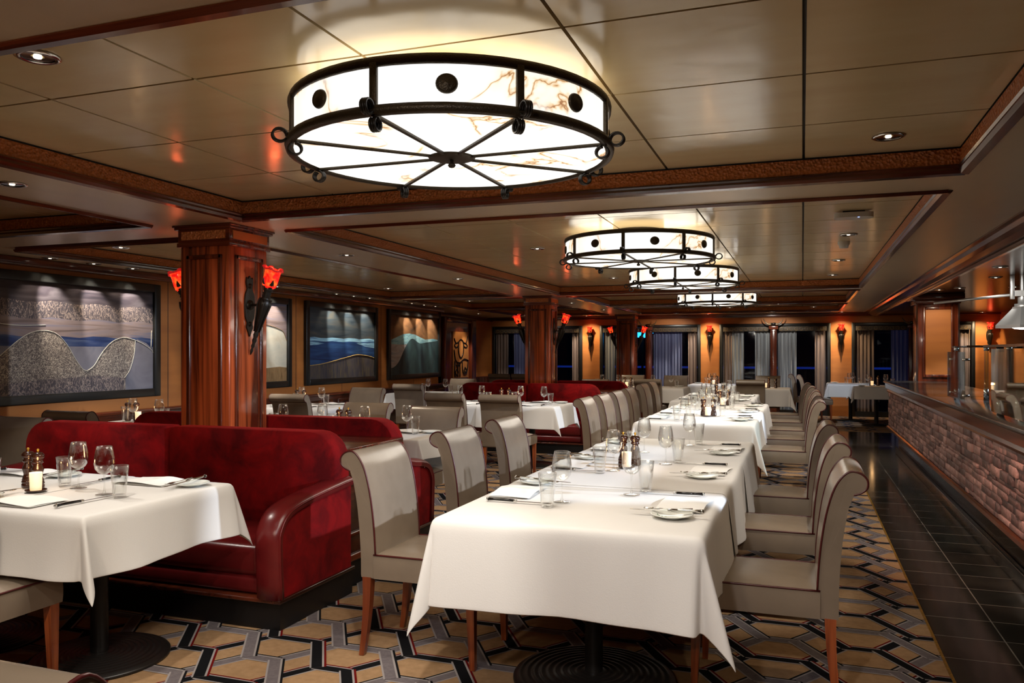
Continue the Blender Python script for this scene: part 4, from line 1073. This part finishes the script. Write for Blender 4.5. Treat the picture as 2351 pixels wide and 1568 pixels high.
# outline points run left to right along the wall (u) and up (v)
painting(4.93, 6.97, 'wide grey painting of two textured hills under a dark sky', [
    (P_DK,), (P_TX2, band(.66, .83, .012)), (P_TX2, [(.8, .62), (1, .60), (1, .77), (.9, .74)]), (P_MV, band(.50, .68, .012)), (P_BL, band(.43, .52, .01)), (P_GY, band(0, .43)),
    (P_TX, hill([(0, .27), (.06, .35), (.15, .48), (.22, .55), (.29, .57), (.36, .545), (.42, .45), (.47, .32), (.515, .22), (.545, .20), (.59, .25), (.64, .37), (.70, .47), (.76, .515), (.81, .52), (.87, .50)])),
    (P_GY, [(1, .40), (.95, .47), (.88, .51), (.86, .35), (.80, .10), (.80, 0), (1, 0)]), (P_TX2, [(0, 0), (.78, 0), (.8, .12), (.6, .15), (.3, .13), (0, .1)])],
    [(P_CR, [(0, .27), (.06, .35), (.15, .48), (.22, .55), (.29, .57), (.36, .545), (.42, .45), (.47, .32), (.515, .22), (.545, .20)], .0035), (P_CR, [(.545, .20), (.59, .25), (.64, .37), (.70, .47), (.76, .515), (.81, .52), (.9, .48), (.98, .41), (1, .37)], .0035), (P_CR, [(.87, .50), (.86, .35), (.83, .2), (.79, .12)], .003),
     (P_CR, [(0, .66), (.06, .62), (.16, .61), (.3, .62)], .003), (P_CR, [(.99, .60), (.985, .42)], .004)])
painting(7.33, 9.37, 'cream and ochre painting half hidden by the near column', [
    (P_CR,), (P_MV, [(0, .68), (.5, .70), (.70, .725), (.82, .71), (.9, .68), (.96, .64), (1, .52), (1, 1), (0, 1)]), (P_BR, band(0, .18, .008))], [(P_BR, [(.5, .70), (.70, .725), (.82, .71), (.9, .68), (.96, .64), (1, .52)], .004)])
painting(9.71, 11.75, 'dark blue sea painting with a golden edged hill', [
    (P_SKY,), (P_SUR, band(.52, .58, .008)), (P_SEA, band(.0, .53, .006)), (P_SUR, [(.0, .47), (.12, .48), (.22, .50), (.1, .52), (0, .53)]), (P_SUR, [(.70, .51), (.85, .46), (1, .44), (1, .52)]),
    (P_HIL, hill([(0, .19), (.15, .205), (.32, .24), (.45, .275), (.59, .31), (.7, .335), (.8, .33), (.92, .31), (1, .28)]))],
    [(P_GLD, [(0, .19), (.15, .205), (.32, .24), (.45, .275), (.59, .31), (.7, .335), (.8, .33), (.92, .31), (1, .28)], .006)])
painting(12.11, 14.20, 'teal volcano painting under a rust brown sky', [
    (P_RUS,), (P_TEA, [(0, .5), (1, .52), (1, .60), (.88, .62), (.72, .60), (.6, .64), (.5, .68), (.38, .70), (.25, .68), (.12, .62), (0, .57)]), (P_PNK, [(0, .12), (.2, .1), (.4, .5), (.25, .50), (0, .51)]),
    (P_VOL, hill([(0, .10), (.10, .14), (.18, .23), (.25, .37), (.31, .48), (.38, .575), (.44, .61), (.50, .585), (.56, .545), (.62, .53), (.74, .55), (1, .585)]))], ())
# ================================================================ CURTAINS, VALANCES, HORNS
def curtain(x0, x1, y, m, lb, z0=.05, z1=1.90, amp=.03, per=.085, flare=0):
    mb = MB(); n = max(12, int((x1 - x0) / .012)); cx = (x0 + x1) / 2
    mb.grid(lambda u, v: ((x0 - cx) + (x1 - x0) * u + flare * (1 - v) ** 1.5 * (u if flare else 0), amp * sin(2 * pi * (x1 - x0) * u / per) + .3 * amp * sin(23 * u + 2 * v), z0 + (z1 - z0) * v), n, 6, m)
    o = mb.build('curtain', loc=(cx, y, 0)); tag(o, lb, 'curtain', 'window curtains')
cur = [(-7.22, -6.9, 1, 'dark curtain at the left edge of the far left window'), (-6.75, -6.35, 2, 'blue lit grey sheer in the left half of the far left window'), (-5.25, -5.05, 1, 'dark curtain at the right edge of the far left window'),
       (-4.46, -4.2, 0, 'grey curtain left of the third column'), (-4.18, -3.9, 0, 'grey curtain partly hidden by the third column'), (-3.84, -3.70, 2, 'narrow blue lit sheer beside the glowing blue lamp'), (-3.28, -2.62, 2, 'blue lit sheer hanging right of the second window post'), (-2.48, -2.28, 1, 'dark curtain at the right edge of the second window'),
       (-1.69, -1.50, 1, 'brown curtain at the left edge of the middle window'), (-1.50, -1.24, 0, 'grey curtain in the left of the middle window'), (-1.00, -.68, 0, 'grey pleated curtain just left of the middle window post'), (-.52, -.12, 0, 'grey blue curtain just right of the middle window post'), (.26, .50, 1, 'brown curtain at the right edge of the middle window'),
       (1.08, 1.45, 1, 'brown curtain at the left of the right window'), (1.78, 2.1, 2, 'deep blue lit sheer left of the right window post'), (2.26, 2.6, 1, 'brown curtain behind the wide orange panel column'), (3.05, 3.28, 1, 'black brown curtain right of the wide column')]
for k, (a, b_, t, lb) in enumerate(cur): curtain(a, b_, 18.955 if t != 2 else 18.965, CURT[t], lb, amp=.018, per=.075)
for i, (a, b_, c_) in enumerate(WIN):
    for s, (p, q) in enumerate(((a + .08, c_ - .08), (c_ + .08, b_ - .08))):
        mb = MB(); cx = (p + q) / 2; mb.box(p - cx, q - cx, -.045, -.025, 1.86, 1.965, VAL, bev=.004)
        k = p + .08
        while k < q - .05: mb.lathe([(.028, 0), (.034, .005), (.040, 0)], 12, BONE, mat=Matrix.Translation((k - cx, -.046, 1.912)) @ Matrix.Rotation(pi / 2, 4, 'X')); k += .105
        tag(mb.build('valance', loc=(cx, 18.9, 0)), 'dark embossed valance over the %s half of the %s window' % (('left', 'right')[s], ('far left', 'second', 'middle', 'right')[i]), 'valance', 'window valances')
for x, lb in ((-3.37, 'second'), (-.60, 'middle'), (2.17, 'right')):
    mb = MB()
    for sg in (-1, 1):
        P = crom([Vector(p) for p in ((sg * .02, 0, 0), (sg * .10, -.01, -.01), (sg * .17, -.02, .04), (sg * .21, -.02, .115))], 5)
        mb.tube([tuple(p) for p in P], [.030 - .026 * k / (len(P) - 1) for k in range(len(P))], 8, BONE)
    mb.box(-.05, .05, -.035, .03, -.03, .02, BLKG, bev=.01)
    tag(mb.build('cattle_horns', loc=(x, 18.70, 2.02)), 'pair of cattle horns mounted above the %s window post' % lb, 'horns')
# ================================================================ COUNTER AND KITCHEN
ck = thing('stone_counter', 'long stone faced counter with dark granite ledge along the right aisle', 'counter', (1.45, 5.5, 0))
Y0c, Y1c = -6.5, 6.85
MB().box(-.30, .35, Y0c, Y1c, .33, .90, WD).build('body', parent=ck)
MB().box(-.20, .35, Y0c, Y1c - .05, .0, .33, BLKG).build('toe_kick', parent=ck)
mb = MB(); mb.box(-.24, -.20, Y0c, Y1c - .05, .0, .10, GRAN, bev=.006); mb.build('skirting', parent=ck)
mb = MB()
mb.prism([(-.30, .84), (-.335, .845), (-.345, .865), (-.335, .885), (-.36, .90), (-.365, .965), (-.34, .975), (-.30, .975)], Y0c, Y1c + .02, 'Y', WY)
mb.build('cap_moulding', parent=ck)
mb = MB(); mb.prism([(-.30, .33), (-.335, .335), (-.35, .35), (-.345, .372), (-.33, .38), (-.30, .38)], Y0c, Y1c + .02, 'Y', WD); mb.build('base_moulding', parent=ck)
MB().box(-.385, .37, Y0c, Y1c + .04, .972, 1.0, GRAN, bev=.006).build('granite_ledge', parent=ck)
mb = MB(); rnd = random.Random(3); z = .38
while z < .838:
    h = min(rnd.uniform(.026, .062), .84 - z)
    if .84 - z - h < .02: h = .84 - z
    y = -5.2
    while y < Y1c:
        L = rnd.uniform(.08, .30); L = min(L, Y1c - y); d = rnd.uniform(.004, .020)
        mb.box(-.31 - d, -.295, y + .001, y + L - .001, z + .001, z + h - .001, STONE, bev=.003, seg=1); y += L
    z += h
mb.build('stone_facing', parent=ck)
# glass sneeze guards
def guard(x, y, lb, ny=1):
    c = thing('glass_guard', lb, 'sneeze guard', (x, y, 1.0), 0, 'glass guards on the counter')
    return c
def post(c, x, y, h=.44, cap=.03):
    mb = MB(); mb.lathe([(.017, .03), (.017, h - cap)], 16, GUARD, c=(x, y, 0)); mb.lathe([(.012, .03), (.012, h - cap)], 12, GUARD, c=(x, y, 0)); mb.build('glass_tube', parent=c)
    MB().lathe([(0, 0), (.021, 0), (.021, .09), (.018, .092), (0, .092)], 16, CHROME, c=(x, y, 0)).build('chrome_socket', parent=c)
    MB().lathe([(0, h - cap), (.021, h - cap), (.021, h), (0, h)], 16, CHROME, c=(x, y, 0)).build('chrome_cap', parent=c)
g1 = guard(1.42, 7.2, 'glass guard with paired tube posts at the far part of counter')
for x, y in ((-.20, .46), (.02, .46), (.08, -.05), (.19, -.12), (.34, .40)): post(g1, x, y)
MB().box(-.22, .42, -.16, .48, .44, .448, GUARD).build('top_pane', parent=g1)
mb = MB(); mb.box(-.23, .43, .47, .49, .436, .45, CHROME); mb.box(-.23, .43, -.17, -.15, .436, .45, CHROME); mb.build('top_rail', parent=g1)
MB().box(-.245, -.24, -.16, .62, .02, .40, GUARD).build('front_pane', parent=g1)
mb = MB()
for y in (-.1, .5):
    for z in (.06, .34): mb.tube([(-.25, y, z), (-.20, y, z)], .010, 10, CHROME)
mb.build('pane_clamp', parent=g1)
g2 = guard(1.42, 5.4, 'nearest glass guard with dark top shelf at the right picture edge')
for x, y in ((-.25, .42), (-.12, .55), (.10, .62), (-.25, -.5), (.3, .5), (-.12, -.9)): post(g2, x, y, .43)
MB().box(-.30, .45, -1.6, .66, .43, .445, GRAN).build('top_shelf', parent=g2)
MB().box(-.285, -.28, -1.5, .5, .02, .42, GUARD).build('front_pane', parent=g2)
MB().box(-.24, .40, -1.5, .6, .14, .148, GUARD).build('glass_shelf', parent=g2)
mb = MB(); mb.box(-.27, -.25, -1.5, .45, .13, .155, CHROME); mb.build('shelf_rail', parent=g2)
# back kitchen bench with glass shelf and steel rail
kb = thing('back_bench', 'dark kitchen bench behind the glass guards', 'kitchen bench', (2.9, 8.5, 0))
MB().box(-.5, .5, -5, 3.2, 0, .86, WD).build('body', parent=kb); MB().box(-.52, .5, -5.02, 3.22, .86, .90, GRAN).build('top', parent=kb)
MB().box(-.4, .1, -4.5, 2.5, 1.04, 1.05, GUARD).build('glass_shelf', parent=kb)
mb = MB()
for y in (-1.5, -.2, 1.0): mb.tube([(-.35, y, .9), (-.35, y, 1.12), (-.32, y, 1.17), (-.05, y, 1.17), (0, y, 1.12), (0, y, .9)], .022, 8, STEEL)
mb.build('steel_bracket', parent=kb)
hl = thing('heat_lamp', 'brushed steel pyramid heat lamp hanging at the right edge', 'heat lamp', (2.15, 9.7, 0))
mb = MB(); i = mb.mi(STEEL)
def frus(h0, h1, z0, z1):
    A = [mb.bm.verts.new((a * h0, b_ * h0, z0)) for a, b_ in ((-1, -1), (1, -1), (1, 1), (-1, 1))]; B = [mb.bm.verts.new((a * h1, b_ * h1, z1)) for a, b_ in ((-1, -1), (1, -1), (1, 1), (-1, 1))]
    for k in range(4): mb.fc([A[k], A[(k + 1) % 4], B[(k + 1) % 4], B[k]], i)
frus(.17, .17, 1.65, 1.68); frus(.17, .065, 1.68, 1.85); frus(.065, .06, 1.85, 1.87)
mb.lathe([(.07, 1.87), (.07, 1.90), (.04, 1.90), (.04, 1.97)], 20, STEEL); mb.build('shade', parent=hl, rot=(0, 0, R(28)))
MB().lathe([(.09, 1.652), (.07, 1.64), (0, 1.632)], 20, emis('heat_bulb', (1, .95, .85), 2.5)).build('bulb', parent=hl)
MB().lathe([(.02, 1.96), (.02, 2.2)], 12, STEEL).build('rod', parent=hl)
MB().box(-.08, 1.2, -.02, .02, 1.98, 2.04, STEEL).build('crossbar', parent=hl)
mb = MB(); mb.tube([(-.06, 0, 2.0), (-.75, .5, 1.95)], .014, 8, STEEL); mb.build('brace', parent=hl)
MB().box(-.11, -.07, -.02, .02, 1.95, 2.2, STEEL, bev=.004).build('hanger', parent=hl)
# ================================================================ SMALL CEILING THINGS
ap = thing('access_point', 'white oval wireless unit with blue light on the middle tray ceiling', 'wireless unit', (.33, 6.0, ZT))
mb = MB(); mb.prism([(.125 * (abs(cos(t)) ** .5) * (1 if cos(t) >= 0 else -1), .07 * (abs(sin(t)) ** .6) * (1 if sin(t) >= 0 else -1)) for t in [k * pi / 16 for k in range(32)]], -.045, -.012, 'Z', PLAST); mb.build('case', parent=ap)
MB().box(-.07, .07, -.04, .04, -.013, 0, FRAMEM).build('mount', parent=ap)
MB().lathe([(0, -.046), (.006, -.046), (.006, -.044)], 10, emis('blue_led', (.15, .25, 1), 6)).build('status_light', loc=(.03, -.045, .0), parent=ap)
sd = thing('smoke_detector', 'white round smoke detector on the middle tray ceiling', 'smoke detector', (.34, 7.6, ZT))
MB().lathe([(.05, 0), (.05, -.02), (.04, -.035), (.036, -.055), (0, -.06)], 24, PLAST).build('body', parent=sd)
# ================================================================ LIGHTS
WARM = (1, .80, .58); NEUT = (1, .93, .84); COOL = (.70, .82, 1)
D = 'recessed downlight '
dlight(-2.335, 1.95, ZT, D + 'at the top left corner of the near tray', (-3.0, 2.7, .76), 26, 46, NEUT)
o = dlight(.36, 3.95, ZT, D + 'in the right corner of the near tray', (-.35, 3.6, .76), 8, 80, WARM)
spot(o, (0, 0, -.025), (.78, 1.5, -1.75), 150, (1, .66, .52), 44, .9, .03)  # second beam added to this downlight for the lit patch on the stone
dlight(-.86, 1.78, ZT, D + 'cut by the top picture edge', (-.86, 2.2, 0), 8, 80, NEUT)
dlight(-2.31, 7.13, ZT, D + 'left of the second drum lamp', (-2.31, 7.13, 0), 8, 90, WARM)
dlight(.355, 7.14, ZT, D + 'behind the white oval wireless unit', (-.2, 7.6, 0), 18, 85, NEUT)
dlight(.355, 9.1, ZT, D + 'beyond the smoke detector', (-.2, 9.4, 0), 18, 85, NEUT)
dlight(.355, 10.8, ZT, D + 'at the far end of the middle tray', (-.2, 10.9, 0), 16, 85, NEUT)
dlight(-2.3, 10.3, ZT, D + 'left of the third drum lamp', (-2.3, 10.3, 0), 12, 90, NEUT)
dlight(-3.76, 2.995, ZS, D + 'on the soffit at the left picture edge', (-3.2, 2.9, .76), 20, 60, NEUT)
dlight(-3.75, 6.17, ZS, D + 'on the soffit just right of the near column top', (-3.4, 5.7, .8), 12, 80, WARM)
dlight(-3.75, 8.6, ZS, D + 'on the soffit midway between the two columns', (-3.3, 9.2, .7), 24, 70, NEUT)
dlight(-3.75, 13.5, ZS, D + 'on the soffit beyond the middle column', (-2.9, 14.3, .7), 18, 90, WARM)
dlight(-3.75, 15.9, ZS, D + 'on the soffit before the third column', (-2.9, 15.5, .7), 14, 90, WARM)
k = 0
for yc, nm in ((5.95, 'wide grey'), (8.35, 'cream'), (10.73, 'blue sea'), (13.15, 'volcano')):
    for j, s in enumerate(('first', 'second', 'third')):
        y = yc + (j - 1) * .48
        dlight(-6.40, y, ZS, 'small %s picture light above the %s painting' % (s, nm), (-6.6, y, 1.5), 2.8, 76, (1, .85, .68), .7)
dlight(-5.2, 7.0, ZS, D + 'over the wall table under the blue painting', (-5.3, 8.0, .7), 24, 62, NEUT)
dlight(-5.2, 9.6, ZS, D + 'over the chair under the blue painting', (-5.25, 8.9, .7), 10, 62, NEUT)
dlight(-5.2, 12.4, ZS, D + 'in front of the carved bull panel', (-5.3, 11.7, .7), 14, 80, NEUT)
dlight(-6.75, 16.6, ZS, D + 'lighting the carved bull panel', (-7.25, 16.75, 1.2), 10, 80, WARM)
dlight(-5.2, 5.1, ZS, D + 'over the wall table under the grey painting', (-5.5, 5.8, .7), 6, 70, WARM)
for x, lb in ((-4.765, 'between the first two windows'), (-1.98, 'left of the middle window'), (.79, 'right of the middle window'), (3.4, 'by the far right torch')):
    dlight(x, 18.45, ZS if x < 1 else ZK, 'small downlight over the torch ' + lb, (x, 18.9, 1.2), 26, 100, (1, .72, .42), .8)
dlight(-1.3, 15.9, ZS - 0, D + 'over the blue lit table', (-1.7, 16.4, .7), 18, 75, COOL)
dlight(.2, 16.2, ZS, D + 'over the far pale chairs', (.3, 17.4, .7), 26, 80, COOL)
dlight(-2.6, 17.9, ZS, D + 'added over the second window curtains', (-3.0, 18.9, 1.0), 16, 110, NEUT)  # this and the next three downlights are added to brighten curtains and posts
dlight(-.6, 17.9, ZS, D + 'added over the middle window post', (-.6, 18.9, 1.0), 22, 110, NEUT)
dlight(1.3, 17.9, ZS, D + 'added over the right window curtains', (1.6, 18.9, 1.0), 10, 110, WARM)
dlight(-6.0, 17.6, ZS, D + 'added over the far left window', (-6.1, 18.9, 1.0), 8, 110, NEUT)
dlight(-.4, 14.98, ZS, D + 'over the candle table below the middle post', (-.5, 15.1, .7), 6, 80, WARM)
# kitchen downlights; the near ones throw cool light across the long tables
kn = [(2.35, 6.35, 'nearest in the kitchen ceiling'), (2.05, 8.3, 'second in the kitchen ceiling'), (2.65, 8.3, 'second beside the heat lamp'), (1.95, 9.9, 'third in the kitchen ceiling'), (2.6, 9.9, 'third beside the heat lamp'), (1.85, 11.4, 'fourth before the wide column'), (2.45, 11.4, 'fourth beside the steel brace')]
for x, y, lb in kn: dlight(x, y, ZK, D + lb, (x - .2, y, 0), 5, 90, NEUT)
dlight(3.1, 3.9, ZK, D + 'over the kitchen pass at right', (-1.9, 4.5, .75), 520, 31, COOL, .25, .05)
dlight(3.1, 7.3, ZK, D + 'over the kitchen pass further along', (-1.9, 7.9, .75), 560, 40, COOL, .35, .05)
# house lights behind the camera; wide column and heat lamp spots are added
dlight(-1.9, .6, ZS, D + 'behind the camera toward the near column', (-3.75, 4.4, 1.35), 60, 24, WARM, .8, .06)
dlight(-1.6, 7.6, ZT, D + 'toward the middle column', (-3.75, 11.6, 1.3), 40, 26, WARM, .8, .06)
dlight(1.65, 11.6, ZK, D + 'added to brighten the wide orange panel column', (1.75, 12.4, 1.4), 12, 80, WARM)  # extra lamp put in because the orange panel came out dark
dlight(1.75, 8.7, ZK, D + 'added to brighten the steel heat lamp', (2.15, 9.7, 1.75), 16, 50, NEUT)  # extra spot put in to brighten the steel shade
for x, y, tx, ty, p, c_, lb in ((-.6, .35, -.8, 3.2, 44, (.95, .94, 1), 'behind the camera over the near long table'), (-2.0, -.3, -3.0, 3.6, 40, (1, .82, .66), 'behind the camera toward the near sofa'), (.6, .3, .2, 3.6, 26, WARM, 'behind the camera toward the near right chairs'), (-1.0, -1.2, -1.2, 4.0, 30, WARM, 'at the back of the room')):
    dlight(x, y, ZS, D + lb, (tx, ty, .4), p, 75, c_, .8, .06)
